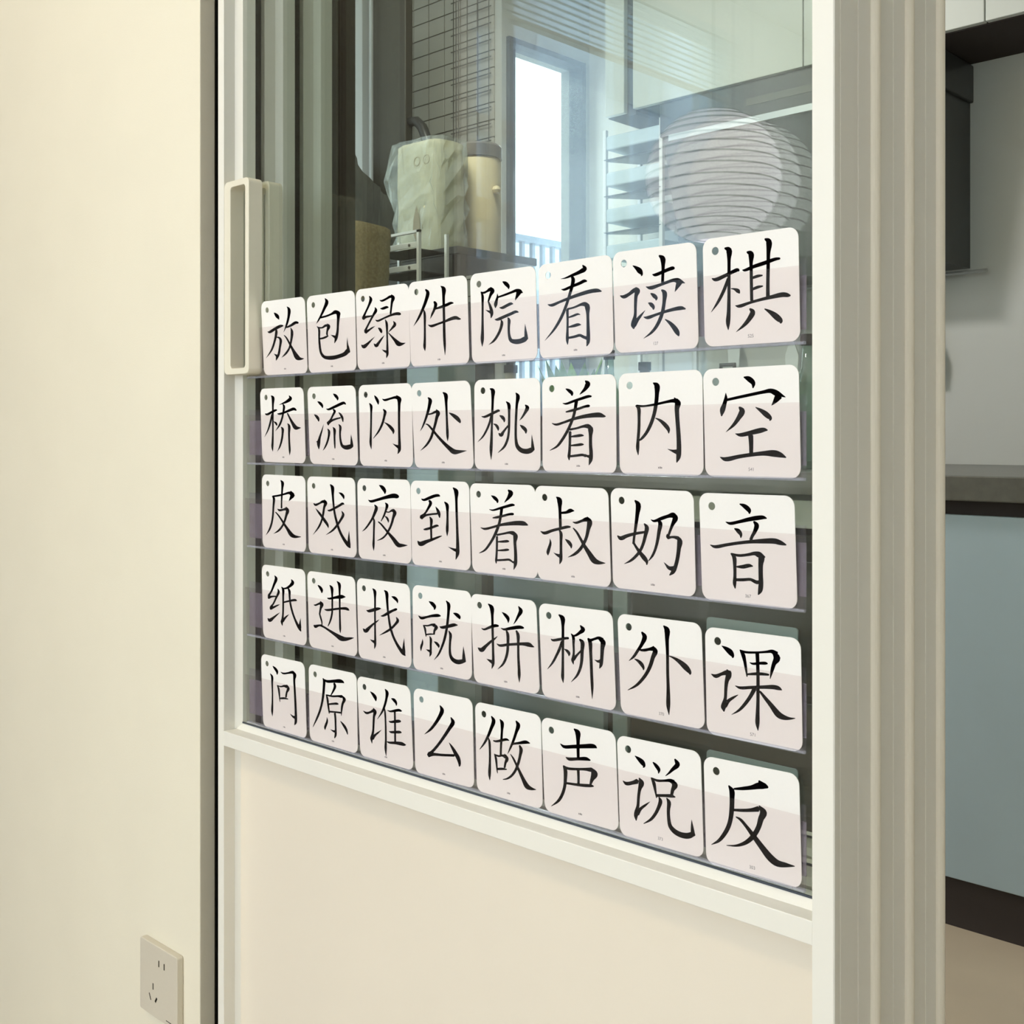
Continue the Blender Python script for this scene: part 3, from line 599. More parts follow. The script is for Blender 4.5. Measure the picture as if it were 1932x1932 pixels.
     '67,66.5,2.5 71,67.5,4 85,65,5.5 98,63.5,8 106,64,1|60,90.5,1 66,92,4.5 80,90.5,4.5 95,88.8,4.8 107,89,6 111,91,5 114.3,93,1|71.5,38.5,1.5 76,44.5,6 77,60,3.8 77.2,80,3.8 77,96,3.8 74.8,109,4 71.5,119,3.2 67.8,127,1.5|87,30,1.2 92.3,36.5,6 93,52,4 93.3,75,3.8 93.5,100,3.8 94,122,4.2 94.3,133,4.2 94.8,141.5,.8|46,38.5,1.8 51,43.5,5.5 54.5,50,5.5 54.5,55.5,1.5|37,80.5,1 41,81.5,3.5 47,79,4 52,77.5,6|51,73,1.5 54.5,80,7.5 52,89,4.5 50,100,3.3|49.5,99,3 52,108,3.5 54.5,117,3 55,124.5,2|37,124,1.5 41,127,7 47,125.3,4.5 53,124.8,4|52,125,4.5 60,129,4 73,137.5,5 86,146,7.5 97,153,10.5 106,154.5,8 116,153,5 123.8,151.8,1'),
    ('找', 'search', (15.5,5,129.6,20.4,133.9,200,19.9,177.4),
     '36.5,75,1 41.5,77,5.5 52,74.5,7 62,72,6 68.3,71.5,1.5|50,28.5,1.5 54.5,34,6 55.3,50,4 55.2,75,3.8 55.3,100,3.8 55.5,125,4 55.7,140,4.5 55.5,150,4.5 54,158,1|55,143.5,7 49.5,141,4 44.5,137.5,.3|29,114.5,1 35,119.5,8.5 43,112.5,6 52,104.5,4 59,99.5,3 64.5,95,.5|67.5,87.5,1 73,87,4.5 85,80.5,6 95,75.5,5 101,73.5,5 102.5,74,3|75,32.5,1.5 80,37.5,6.5 81.5,55,5 83,75,4.3 85.5,95,4.3 88.5,112,4.8 94,130,4.8 101,145,5.2 109,158,6.5 116,167,7.5 120.5,172.5,2|117,166,8 117,154,5 117.8,135.5,.3|101,90,1.5 104.3,97.5,6 98,106.5,5 90,114.5,5 80,121,4.5 65,129,.8|91,45.8,1.2 97,48.5,6 102.8,54.5,5 104,60.5,.8'),
    ('就', 'then', (21.2,3,139.3,17.4,141.2,197.5,22.1,174.4),
     '54.5,37,1.5 60.5,41,6.5 66,48,6 65.5,53.5,2|33,65.5,1 39,70.5,5.5 50,68.5,4.5 62,66,5.5 73,65.5,6 78,66.3,2|42.5,84.5,1.5 46,91,4 47.5,100,3.2 48.5,108.5,1.5|43,85.5,2.5 52,86,3.2 60,84,4.5 66,85.5,8|63.5,81.5,1 69,89.5,7 65.5,96,4.5 64.5,103,3.5|48.5,104,3 58,103,3 66.5,103.5,1.5|55.5,107,1 58,113,4.5 57.8,125,4 57.8,136,4.2 57.5,143,4.5 55.5,149,1|57,138,6 52.5,136,3.5 48.3,134,.3|41.2,113,.5 41,121,3.8 38.5,129,4.5 38,137.5,1|64.5,118,1 69.5,121.5,5 74,127.5,4.5 73.5,131,1|76,87.5,1.5 80,89.5,5 92,87.5,6.5 105,84.5,6.5 112.5,85,1.5|89,35.5,1.5 94,43,6.5 93.8,58,5.2 92,78,5 89.5,96,5 85.5,114,5 80,130,4.5 73,145,3.5 64.5,155.5,.6|94,96,1.5 97.8,104,5.5 97,118,4.5 96.5,135,4.5 98,147,5.5 103,155,7.5 112,159.5,9 121,158.5,8.5 128.5,158,3|125,158,7.5 124.5,146,5.5 123.7,128,.4|103.5,60.5,1.5 110,63.5,6.5 115.5,69,6 116.3,72.5,2'),
    ('拼', 'spell', (15.3,5.1,138.7,20.4,146.3,197,21.8,174.5),
     '36,71,1 41,73.5,3.5 52,69.5,5 62,66.5,6 68.5,67,3.5|49,25,1.5 55.5,32,7.5 56.8,48,4.8 57.2,70,4.5 57.8,95,4.3 58.3,118,4.5 58.5,132,5 58,140,5 55.5,148.5,.8|58,136,8 52,133,4.5 45.7,129.5,.4|29,108,1.2 36,112.5,8.5 44,105.5,6 54,96.5,4.5 61,91.5,3.5 66.5,86.5,.8|75,41,.8 80.5,45.5,5 86.5,53,6 87,61.5,.8|106,30,1.2 110.5,39,7.5 105.5,49,5 101,57.5,3 97,63.8,.8|73,71,1 79,73.5,4 92,71.5,6 108,69.5,6.5 114,70.5,4.5 116.3,71,2|65,100.5,1 71,104,4.5 85,102.5,5 100,101.5,5 115,101,6 126,102.5,8 131,105,5 135.8,107,1|83.5,76,3 86,83,5.5 86.3,100,5 85.5,115,5 82.5,128,4.8 76.5,140,4 67,149,.8|102,76,3 105.3,84,6 105.7,100,4.5 106,125,4.5 107.3,148,5 107.6,161,5.2 108,174,.8'),
    ('柳', 'willow', (12.5,2.5,145.7,18.8,153,199.8,18.9,173),
     '34.5,67.5,1 38,70,4 50,68.5,5 62,66.5,4.5 66.5,66.5,4|49,24,2.5 55.5,30,8 56.3,45,5 56.3,70,4.8 56.2,100,4.3 56,125,5 55.8,137,5.3 57,147.5,.8|54,72,3 50.5,85,5 44.5,98,4.5 37.5,111,3.8 28.3,122.5,.8|58.5,86,1 63.5,89,4.5 67.5,94.5,4.8 67,99,1|87.5,43,1.5 92.5,51,8 86,57,5.5 79,61.5,4 74,62,2|71,58,1.2 75,64,5 75.5,78,4 76,92,3.8 75,101,5 74,106,5.5 75.5,114,1|75,105,7 80.5,98.5,4.5 85.5,93,3.5 90,88,3|86.5,68.5,3 91.5,74,7 91,90,6 90.5,105,5.5 88,120,5 82,134,4.2 71.3,146,.8|101.5,67,3 106,70,5 113,68,4.5 121,66,5.5 127,70,9|123,63.5,1 129,74,9 127.8,84,7 127,98,6 126.3,108,6 125,116,5.5 122.5,121.5,1.2|126,108,8 120,108.5,4.5 113.3,105.5,.4|101.5,67.5,2.5 105.5,74,6.5 106.5,90,5.5 107.5,110,5.2 108.5,135,5.2 109.5,158,4.5 109.5,177,.6'),
    ('外', 'outside', (14.3,2.7,160.5,20.2,166.5,203,20.6,175),
     '57,35,3 62,43,8 57,56,6 49.5,67.5,5 43,77,4.5 34.5,84.5,.8|54.5,66,3.5 62,66,5 70,64.5,5 77,63.5,8|76.5,59,1.5 80.5,68,8.5 76.5,78,7 72.5,91,6.5 66.5,104,6 58,116,5.5 47,127,4.5 32.5,134.8,1|44,81,1 50.5,84.5,4.5 57,91,6 60,97.5,3.5 59.5,100.5,1.2|95,24,2 100.8,31,9 101,48,6.5 101.8,75,5 102,105,5 102.8,130,5.5 103,152,7 103,162,6.5 104.3,177.5,.8|104.5,76,1.5 112,79,3.5 123,86,7 134,96,9.5 141,105,5 141,108,2'),
    ('课', 'lesson', (15.8,4.1,170.6,23.6,172.9,208,20.4,175.7),
     '43,35.5,1 50,40,6 57,46,8.5 61,53,4 60,55,1.5|26.5,81,1 34,84.5,6 43,81,5 51,79,8 57,80,8|51.5,73.5,1.5 54.5,82.5,9 51.5,92,6.5 50,106,5 49.3,120,5 47,129,7 46.5,134,8 47.5,141.5,1.2|48,132,9 54.5,124,5.5 62,119,4 69.8,114.5,.8|72.5,42,2 77,49,6 80,60,5 82,72,4 84,85.5,1.8|73,43.5,3.5 82,45.8,3.8 100,46.2,3.5 115,45.2,4 124,44.5,6 131,49,9|123.5,42.5,1 132,55.5,11 127.5,64,7 124.5,74,5.5 121,89,1|88,62.5,1 93,64.5,3.5 104,63.7,4.5 114,63.8,4.5 116.8,64.5,2|85,81.5,3.2 100,80.8,5 112,81.5,4.5 119,82.5,3|100.2,47,6 101,65,5.5 101.5,85,5.2 101.5,105,5.2 101.5,125,5.2 101,145,6 100.8,160,6.5 101.7,172,1|65,100,1 73,103.3,4.5 90,102.8,5 110,102.3,5.5 128,102.5,7 135,104.5,6 140.3,107.3,1|96,105,7 89.5,117,6 81,129,5.5 71,139.5,4 59.3,146.3,.6|104.5,109,3 112,118.5,5 123,132,7 135,147,9.5 144,151.5,7.5 153,153,4 161.5,152.7,1'),
    ('问', 'ask', (14,7.7,109.2,28.4,113.9,193,19.6,165.6),
     '40,35,1.5 45,40.5,5 49.5,47.5,5 49.5,54,1.5|34.5,51.5,1.2 38.5,58,4.5 38.8,72,4 39.5,95,3 39.5,115,3.5 39,132,4.5 39.7,144,.6|57.5,48,1 63,51.3,3.5 74,50.3,4 82,48.8,6 86,50,6|83,45.5,1.2 88,54.5,7 87,65,4.5 88,85,4.2 89.3,110,4.5 90.2,135,4.8 90.5,150,5.5 90,158,5 87.5,163.3,1.5|90,147,7.5 84.5,145,4 78,138.8,.4|49.5,76.5,1 52.8,84,4 54.5,98,3.3 56,113,1.2|50,77.5,2 58,80,3 65,78.5,4.5 71,80,7|70.5,75.5,1 74,84.5,6 70.5,93,4 69,103,3.5|57,105.5,4 65,105.2,4.2 73.5,107,2'),
    ('原', 'origin', (20.3,6.6,123.6,28.9,126.8,203,22.7,172.7),
     '52,40,2 60,44.8,5.5 75,44.5,6.5 88,44.5,8 94,46.5,5 97,49,1|51.3,38,1.5 53.8,45,5 53.3,58,5 52,74,5 49,93,4.5 44,111,4.5 37.5,127,4 29.5,144,1|75.5,49,4 77.3,56,5.5 73.5,66,4 68.5,75,2|58.5,73.5,2 60.8,82,4.2 62.5,95,4 64,106,3.5 65,115,1.8|59,74.5,3 72,77.3,4 84,77,4.2 92,78,6.5|91,74.5,1.2 97.5,84.5,6.5 94,93,4.8 92,104,4.2 91,119.5,1.2|64,94.5,3.5 74,93.5,4.5 82,93.5,4.5 85,95,1.5|65.5,110.5,4 78,111.5,3.5 90,113,4|77,114,4 78.3,125,4.2 78.7,140,3.8 79,152,4.2 78.7,162,4.5 76.5,168.5,1.8|78.5,154,6.5 73,152.5,3.5 67.3,149,.4|60,122.5,.5 60.5,131,4 57.5,140,5 56,145,4.5 56,150.5,1|89,131,1 95,138.5,4.5 101.5,149,5 105,160.5,1.5'),
    ('谁', 'who', (16.2,-.4,130.3,23.5,138.8,203,22.6,171.5),
     '44.8,33,1 51,39,5.5 56,46.5,6.5 57.2,53.3,2|29.5,74.3,1 37,79,5 45,77,4.5 52,73.5,7|51.3,68.3,1.5 55.2,76.5,7 53,86,5 52,100,4.5 51.3,115,4.3 49.5,126,5.5 47.5,133,6 48.5,144.5,1|48.8,134,8 55,126.5,5 62,121,3.5 69.3,115,.5|77,28,1.5 81.3,35.5,6.5 80,48,5 76.5,62,4.8 71,76,4.2 60.3,92,.8|75.5,68,2 77,78,3.6 78,95,3.5 78.5,115,3.8 78.7,138,4 78.3,155,5 79.3,171.5,.8|90.5,48,1.5 96,51,6 101,58,4.5 101.5,63.5,1.5|82,73,1 88,75.5,3.5 99,74,5.5 107,73,5.5 111,74.5,4 113.5,75,1.5|85,96,1 89,98,4 99,97,6 107,96.5,6.5 111,97,3|85.5,118,1 90,119.8,4.5 100,119.7,5.5 109,120,5.5 113,121,1.5|81.5,140.5,2 87,142.5,4.5 100,143,6 113,145,7.5 119,147,5 122.5,147.3,1.5|98,76,4 98.5,95,4 98.8,120,4 99,141,4'),
    ('么', 'what', (15.4,-3.4,138.2,20.5,140.4,202,20.7,169),
     '70.5,33,1.5 75,43.5,8 69,58,7 60,72,6 51,83,5 39,92.5,.8|93,57.5,1.5 97.5,68,8 90,81,7 78,99,6 65,116.5,5.5 55,127.5,6 49,133,8|47.5,133.5,11 57,133,6.5 75,134.5,5 100,135.5,5|89.3,109.5,.8 95,118,4.5 102,130,7 108.5,142,7.5 111,153,5 110.5,157.5,2.5'),
    ('做', 'do', (12.3,1.9,138.4,29.5,143,211.5,15.5,175.2),
     '44,30.5,2 48.3,39.5,7 43.5,54,6 37,70,5 30,83,4 21.3,94.5,1|38,72,1.5 40,79,4 41,97,4 41,120,4.2 40.3,142,5.3 40.8,154.5,1|47.5,77.5,2 53,79,4 64,77,5 73,75.5,4.5 78.5,77.7,1|60.3,36.5,1.5 64.5,43.5,6.5 64.3,58,4.5 63.3,75,4.5 62.3,92,4 62,105,4|49.5,103,1.5 52.5,111,4.2 54,124,3.5 55,135,2.5 55.7,141,1|50,104.5,2.5 58,107.5,3.8 65,106.5,4 71.5,108.5,8|69,103,1 74,113,6.5 71,121,4.5 69.5,130,3.5|56.5,132.5,4.5 66,132.3,4.5 73.5,133.5,2|91,39.5,1.8 95.5,48,7.5 91.5,62,5.5 85.5,80,4.8 80,93,3.5 75.3,103.3,.8|85,84,4 97,82.5,4.8 110,80.8,6.5 118,83,1.5|98,87,3 101,95,6.5 99,108,5.2 95.5,122,5.2 90,136,5 82,146.5,4.5 74,151.5,3.5 66,153,1.2|80.5,103.5,1 85.5,111,3.2 91.5,123,4 98,137,5 105,152,6.5 113,166.5,9 120,170.5,6.5 130,172.7,1'),
    ('声', 'voice', (12,2,146.7,31.6,152.5,210.5,18.5,173.6),
     '47,51.5,1 54,57,5.5 70,57,6.5 90,56.5,7.5 105,56.2,8 110,57.5,6 113.8,60,1|72,24.5,1.8 78.8,31.5,9 79.5,45,6.5 79.5,60,5.5 79.8,76,5|57,76,1 63,79.5,5.5 78,79.3,5.5 94,79.3,6.5 101.5,82,2.5|52.5,91.5,2 60,96.3,4.5 75,97.8,4.5 92,98,5 103,99,8|102.5,94.8,1.2 109,107,12 105,116,7 102,125,4|79.8,100,5 80.3,112,4.5 80.2,124,4.5|59,123.3,4 72,125.3,4.5 90,127.3,5.5 103,128,5 108,129,1.5|52.5,92,2 56.3,100,6.5 56.3,115,6 55.3,128,5.5 51,143,5.5 43.5,155.5,5 30.3,165.3,.8'),
    ('说', 'speak', (13.1,-5.4,159.3,27.6,164.8,210,19.1,171.4),
     '45.5,32.3,1 52.5,38,6 59,44.5,8 62,51,4 60,52.7,2|24,76,1 30.5,81,6 42,79.5,6.5 50,77,9|53,71,1.5 57,80.5,9.5 54,91,6 52,105,5 51,120,5.2 48.5,130,7 47.5,137,7 48,146.2,1.2|49,134,9.5 55.5,125.5,5.5 64,119,4 72.3,112.8,.6|77.5,44,2 82.5,49.5,5.5 87.8,57.5,5.5 87,64,1|115.5,39,2.5 120,48.5,8.5 112,56.5,6 105.5,63,3.5 99.3,68,1.2|73.7,70.7,1 78.5,79,5.5 81.3,92,4.2 83.8,106.5,1.5|74.5,71.5,2.5 85,76,4.2 98,76.3,4.2 107,76,6 113,79,8|108.5,73.5,1.2 115.5,84.5,10 112,92,6.5 110,101,5|84,102,5 98,102.2,5 110,103,5.5 116.5,105,1.5|88,105,2 90.5,112,6.5 87,123.5,6 81,135,5.5 73.5,144,4.8 61,151.3,1.2|101,106,1.5 105.3,114,6.5 104.3,128,5.5 105,143,5.5 107.5,155,6.5 114.5,163.5,8 125,169.5,9 137,171.5,10 145,169.5,9 150,170,3|146.5,169,7 145.3,158,5 144.2,143.5,.4'),
    ('反', 'reverse', (14.6,-5.4,167.2,27,171,207.5,20,167),
     '64,48.8,2.8 78,48.3,5.5 92,46.8,7 104,44,10.5 112,44.5,9.5 118.3,47,3|104,36,2.5 108,42,9 114,46.5,6|55.5,43.5,2 60.5,52,8 61,65,7.5 60.5,82,7.5 58.5,98,7 54.5,111,7 47.5,123,6.5 39.5,132,5 28,138,.8|63,82.5,4 78,83.3,5 92,82.8,6 103,81,9|104,75.7,1.5 111,87.5,11 107,97,9 104,108,8 98,120,8 90,129.5,7.5 80,136,6 67,139.5,3.5 52.3,139,1|67,93.5,1.5 74,97.5,4 84,109,5 95,123.5,7 108,141,8.5 122,158.5,10.5 133,167,10 145,169.5,7.5 160.3,171.5,1'),
]
NUM = {7: '525', 6: '127', 15: '541', 23: '367', 30: '370', 31: '571', 38: '373', 39: '303'}
CW, CH, CR, CT = 0.0796, 0.0800, 0.0075, 0.0005


def card_mesh():
    import bmesh
    bm = bmesh.new()
    out = [bm.verts.new((x, -CT / 2, z)) for x, z in rrect(-CW / 2, CW / 2, 0, CH, CR, 6)]
    hx, hz, hr = -CW / 2 + 0.1365 * CW, 0.879 * CH, 0.0030
    hol = [bm.verts.new((hx + hr * math.cos(2 * math.pi * k / 24), -CT / 2, hz + hr * math.sin(2 * math.pi * k / 24))) for k in range(24)]
    ed = []
    for loop in (out, hol):
        for i in range(len(loop)):
            ed.append(bm.edges.new((loop[i], loop[(i + 1) % len(loop)])))
    bmesh.ops.triangle_fill(bm, use_beauty=True, use_dissolve=False, edges=ed)
    g = bmesh.ops.extrude_face_region(bm, geom=bm.faces[:])
    for v in g['geom']:
        if isinstance(v, bmesh.types.BMVert):
            v.co.y += CT
    bmesh.ops.recalc_face_normals(bm, faces=bm.faces[:])
    me = bpy.data.meshes.new('flash_card')
    bm.to_mesh(me)
    bm.free()
    me.materials.append(M['card'])
    return me


CARD = card_mesh()


def homography(src, dst):
    A = []
    for (x, y), (u, v) in zip(src, dst):
        A.append([x, y, 1, 0, 0, 0, -u * x, -u * y, -u])
        A.append([0, 0, 0, x, y, 1, -v * x, -v * y, -v])
    return np.linalg.svd(np.array(A, dtype=float))[2][-1].reshape(3, 3)


def smooth_stroke(P, n=4):
    P = np.array(P)
    Q = np.vstack([2 * P[0] - P[1], P, 2 * P[-1] - P[-2]])
    out = []
    for i in range(1, len(Q) - 2):
        p0, p1, p2, p3 = Q[i - 1:i + 3]
        d = [max(np.linalg.norm((b - a)[:2]) ** 0.5, 1e-3) for a, b in ((p0, p1), (p1, p2), (p2, p3))]
        m1 = ((p1 - p0) / d[0] - (p2 - p0) / (d[0] + d[1]) + (p2 - p1) / d[1]) * d[1]
        m2 = ((p2 - p1) / d[1] - (p3 - p1) / (d[1] + d[2]) + (p3 - p2) / d[2]) * d[1]
        for t in np.arange(n) / n:
            out.append((2 * t ** 3 - 3 * t ** 2 + 1) * p1 + (t ** 3 - 2 * t * t + t) * m1 + (-2 * t ** 3 + 3 * t * t) * p2 + (t ** 3 - t * t) * m2)
    out.append(P[-1])
    return np.array(out)


def stroke_outline(st):
    P = [[float(v) for v in t.split(',')] for t in st.split()]
    Q = smooth_stroke(P)
    xy, w = Q[:, :2], np.maximum(Q[:, 2], 0.15) / 2 * 1.04
    t = np.gradient(xy, axis=0)
    t /= np.linalg.norm(t, axis=1)[:, None] + 1e-9
    nr = np.stack([-t[:, 1], t[:, 0]], 1)
    pts = list(xy + nr * w[:, None])
    if w[-1] > 1:
        pts.append(xy[-1] + t[-1] * w[-1] * 0.6)
    pts += list((xy - nr * w[:, None])[::-1])
    if w[0] > 1:
        pts.append(xy[0] - t[0] * w[0] * 0.6)
    return np.array(pts)


def glyph_obj(corners, strokes, parent):
    Hm = homography([(corners[k], corners[k + 1]) for k in range(0, 8, 2)], [(0, 1), (1, 1), (1, 0), (0, 0)])
    m = MB()
    for st in strokes.split('|'):
        o = stroke_outline(st)
        h = np.c_[o, np.ones(len(o))] @ Hm.T
        h = h[:, :2] / h[:, 2:]
        m.add([(CW * (u - 0.5), -CT / 2 - 0.00006, CH * v) for u, v in h], [tuple(range(len(h)))])
    return m.build('printed_character', M['ink'], parent)


def number_obj(txt, parent):
    c = bpy.data.curves.new('card_number', 'FONT')
    c.body = txt
    c.size = 0.0034
    c.align_x = 'CENTER'
    t = bpy.data.objects.new('card_number_text', c)
    COL.objects.link(t)
    dg = bpy.context.evaluated_depsgraph_get()
    dg.update()
    me = bpy.data.meshes.new_from_object(t.evaluated_get(dg))
    bpy.data.objects.remove(t, do_unlink=True)
    o = bpy.data.objects.new('card_number', me)
    me.materials.clear()
    me.materials.append(M['ink_grey'])
    COL.objects.link(o)
    o.parent = parent
    o.rotation_euler = (math.radians(90), 0, 0)
    o.location = (0.0, -CT / 2 - 0.00006, 0.0048)
    return o


ROWN = ['top row', 'second row', 'middle row', 'fourth row', 'bottom row']
NTH = ['first', 'second', 'third', 'fourth', 'fifth', 'sixth', 'seventh', 'eighth']
for i, (ch, say, corners, strokes) in enumerate(CARDS):
    x, h, roll, lean = PLACE[i]
    o = bpy.data.objects.new('flash_card', CARD)
    COL.objects.link(o)
    o.rotation_mode = 'YXZ'
    o.rotation_euler = (lean, -roll, 0)
    o.location = (x, -0.0004, CAM_H + h)
    tag(o, 'white card with black character %s (%s), %s from left in %s' % (ch, say, NTH[i % 8], ROWN[i // 8]), 'flash card', 'character cards on the door glass')
    glyph_obj(corners, strokes, o)
    if i in NUM:
        number_obj(NUM[i], o)
    else:
        m = MB()
        for k, (w, hh) in enumerate(((0.0009, 0.0013), (0.0011, 0.0015), (0.0009, 0.0013))):
            xx = -0.002 + k * 0.0014
            m.add([(xx, -CT / 2 - 0.00006, 0.0052), (xx + w, -CT / 2 - 0.00006, 0.0050), (xx + w * 0.9, -CT / 2 - 0.00006, 0.0050 + hh), (xx + 0.0001, -CT / 2 - 0.00006, 0.0053 + hh)], [(0, 1, 2, 3)])
        m.build('small_print', M['ink_grey'], o)

# ------------------------------------------------------------------ wall outlet
ol = tag(empty('wall_outlet', (-1.2375, -0.022, 0.304)), 'square greige five-hole wall socket on the cream wall', 'wall socket')
MB().prism_y(rrect(-0.043, 0.043, -0.043, 0.043, 0.003, 4), -0.0085, 0.0).build('face_plate', M['socket'], ol, bevel=0.0012)


def slot(cx, cz, w, h, ang, nm):
    c, s = math.cos(math.radians(ang)), math.sin(math.radians(ang))
    pts = [(cx + a * c - b * s, cz + a * s + b * c) for a, b in ((-w / 2, -h / 2), (w / 2, -h / 2), (w / 2, h / 2), (-w / 2, h / 2))]
    MB().prism_y(pts, -0.00865, -0.006).build(nm, M['hole'], ol)


slot(0.0020, 0.0235, 0.0019, 0.0075, 0, 'plug_hole')
slot(0.0142, 0.0235, 0.0019, 0.0075, 0, 'plug_hole')
slot(-0.0115, -0.0075, 0.0019, 0.0075, 0, 'plug_hole')
slot(-0.0185, -0.0215, 0.0016, 0.0085, 28, 'plug_hole')
slot(-0.0045, -0.0215, 0.0028, 0.0070, -32, 'plug_hole')
slot(0.0245, -0.0375, 0.012, 0.0008, 0, 'pry_slot')

# ------------------------------------------------------------------ kitchen shell
tag(MB().box(-3.7, -2.584, 1.904, 2.0, 0, H).build('wall_tile_backing', M['grout']), 'grouted kitchen wall behind the tiles', None, None, 'structure')
tw = tag(empty('wall_tiled', (-2.584, 1.904, 1.30)), 'pale tiled kitchen wall beside the window', None, None, 'structure')
tile = None
TWD, THT, G = 0.078, 0.056, 0.0032
for r in range(23):
    for c in range(9):
        x1 = -c * TWD
        if tile is None:
            tile = MB().box(-TWD + G, 0.0, -0.006, 0.0, 0, THT - G).build('tile', M['tile'], tw, bevel=0.0012)
            o = tile
        else:
            o = tile.copy()
            COL.objects.link(o)
        o.location = (x1, 0, r * THT)
wall_with_hole_x('wall_window_side', -2.64, -2.5536, 1.904, 2.34, H, 1.94, 2.29, 1.0, 2.22, M['kwall'], 'kitchen wall around the window')
window_frame('window_1', 'grey framed kitchen window with bright sky outside', -2.57, 1.925, 2.305, 1.0, 2.235, [], [], M['wframe'], 0.018)
tag(MB().box(-2.5536, 1.3, 2.34, 2.44, 0, H).build('wall_far', M['kwall']), 'far kitchen wall', None, None, 'structure')
tag(MB().box(-3.7, -3.6, 0.19, 1.904, 0, H).build('wall_kitchen_left', M['kwall']), 'left end wall of the kitchen', None, None, 'structure')
tag(MB().box(1.2, 1.3, 0.19, 2.34, 0, H).build('wall_kitchen_right', M['kwall']), 'right end wall of the kitchen', None, None, 'structure')
tag(MB().box(-3.7, -2.55, 0.0, 2.0, H, H + 0.05).build('ceiling_kitchen', M['ceil']), 'kitchen ceiling', None, None, 'structure')


def cabinet(name, label, x0, x1, y0, y1, z0, z1, mat, doors, handle=True, toe=0.0):
    root = tag(empty(name, ((x0 + x1) / 2, y1, z0)), label, 'cabinet')
    ox, oy, oz = (x0 + x1) / 2, y1, z0
    MB().box(x0 - ox, x1 - ox, y0 - oy + 0.02, 0, 0, z1 - oz).build('carcass', M['kgap'] if doors else mat, root)
    for (a, b, c, d) in doors:
        dr = MB().box(a - ox, b - ox, y0 - oy, y0 - oy + 0.019, c - oz, d - oz).build('cabinet_door', mat, root, bevel=0.002)
        if handle:
            hx = b - ox - 0.03
            hm = MB().tube([(hx, y0 - oy - 0.002, d - oz - 0.16), (hx, y0 - oy - 0.02, d - oz - 0.15), (hx, y0 - oy - 0.02, d - oz - 0.05), (hx, y0 - oy - 0.002, d - oz - 0.04)], 0.004, 8)
            hm.build('door_handle', M['steel'], dr, smooth=True)
    return root


# upper cabinets with a dark gap between them
cabinet('upper_cabinet', 'narrow pale grey wall cabinet left of the dark gap', -2.25, -2.172, 2.05, 2.34, 1.94, 2.58, M['kcab'], [(-2.248, -2.174, 1.942, 2.578)], False)
cabinet('upper_cabinet', 'wide pale grey wall cabinet above the range hood', -2.142, -1.46, 2.05, 2.34, 1.945, 2.58, M['kcab'], [(-2.14, -1.565, 1.947, 2.578), (-1.562, -1.462, 1.947, 2.578)], False)
cabinet('upper_cabinet', 'pale grey wall cabinet right of the hood', -1.455, -0.7, 2.05, 2.34, 1.945, 2.58, M['kcab'], [(-1.453, -1.08, 1.947, 2.578), (-1.077, -0.702, 1.947, 2.578)], False)
tag(MB().box(-2.172, -2.142, 2.07, 2.34, 1.935, 2.58).build('shade_strip', M['kgap']), 'dark strip painting the shade between the two wall cabinets', 'gap shade')  # dark block stands for the shade in this cabinet gap

hd = tag(empty('range_hood', (-1.64, 2.34, 1.80)), 'black range hood under the pale wall cabinet', 'range hood')
MB().box(-0.40, 0.42, -0.29, 0, 0.04, 0.14).build('hood_body', M['hood'], hd, bevel=0.004)
MB().prism_x([(-0.285, 0.04), (0, 0.04), (0, -0.40), (-0.17, -0.40)], -0.39, 0.41).build('suction_panel', M['hood'], hd)
MB().box(-0.36, 0.38, -0.30, -0.288, 0.022, 0.040).build('grease_lip', M['steel'], hd)
MB().box(-0.10, 0.30, -0.2915, -0.29, 0.075, 0.095).build('control_strip', M['counter'], hd)

# base run
tag(MB().box(-2.385, -0.6, 1.44, 2.34, 0.828, 0.876).build('worktop', M['counter'], bevel=0.003), 'dark stone worktop above the base cabinets', 'worktop')
cabinet('base_cabinet', 'olive grey base cabinet at left end of the worktop', -2.385, -2.189, 1.46, 2.30, 0.0, 0.826, M['kolive'], [(-2.383, -2.191, 0.10, 0.80)], False)
cabinet('base_cabinet', 'blue grey base cabinet in the middle of the run', -2.164, -1.772, 1.46, 2.30, 0.0, 0.826, M['kblue'], [(-2.162, -1.774, 0.10, 0.775)], False)
cabinet('base_cabinet', 'slim blue grey base cabinet beside the black appliance', -1.747, -1.700, 1.46, 2.30, 0.0, 0.826, M['kblue'], [(-1.746, -1.701, 0.10, 0.775)], False)
tag(MB().box(-2.188, -2.165, 1.48, 2.30, 0.0, 0.826).build('shade_strip', M['kgap']), 'dark strip painting the shaded gap left of the middle blue cabinet', 'gap shade')  # gap shade put in as a dark block
tag(MB().box(-1.771, -1.748, 1.48, 2.30, 0.0, 0.826).build('shade_strip', M['kgap']), 'dark strip painting the shaded gap right of the middle blue cabinet', 'gap shade')  # another dark block in place of gap shade
st = tag(empty('sterilizer_cabinet', (-1.35, 1.46, 0.0)), 'black built-in appliance with two grey glass windows', 'oven')
MB().box(-0.345, 0.40, 0.012, 0.60, 0.08, 0.74).build('appliance_body', M['black'], st)
for z0 in (0.10, 0.40):
    d = MB().box(-0.34, 0.395, 0.0, 0.012, z0, z0 + 0.285).build('appliance_door', M['black'], st, bevel=0.002)
    ring_y(rrect(-0.121, 0.109, z0 + 0.02, z0 + 0.143, 0.008, 4), rrect(-0.105, 0.093, z0 + 0.032, z0 + 0.120, 0.004, 4), -0.004, 0.0).build('window_surround', M['kblue'], d)
    MB().box(-0.105, 0.093, -0.0015, 0.0, z0 + 0.032, z0 + 0.120).build('window_glass', M['kdark'], d)
MB().box(-0.345, 0.40, 0.004, 0.60, 0.755, 0.815).build('drawer_front', M['kcab'], st, bevel=0.002)
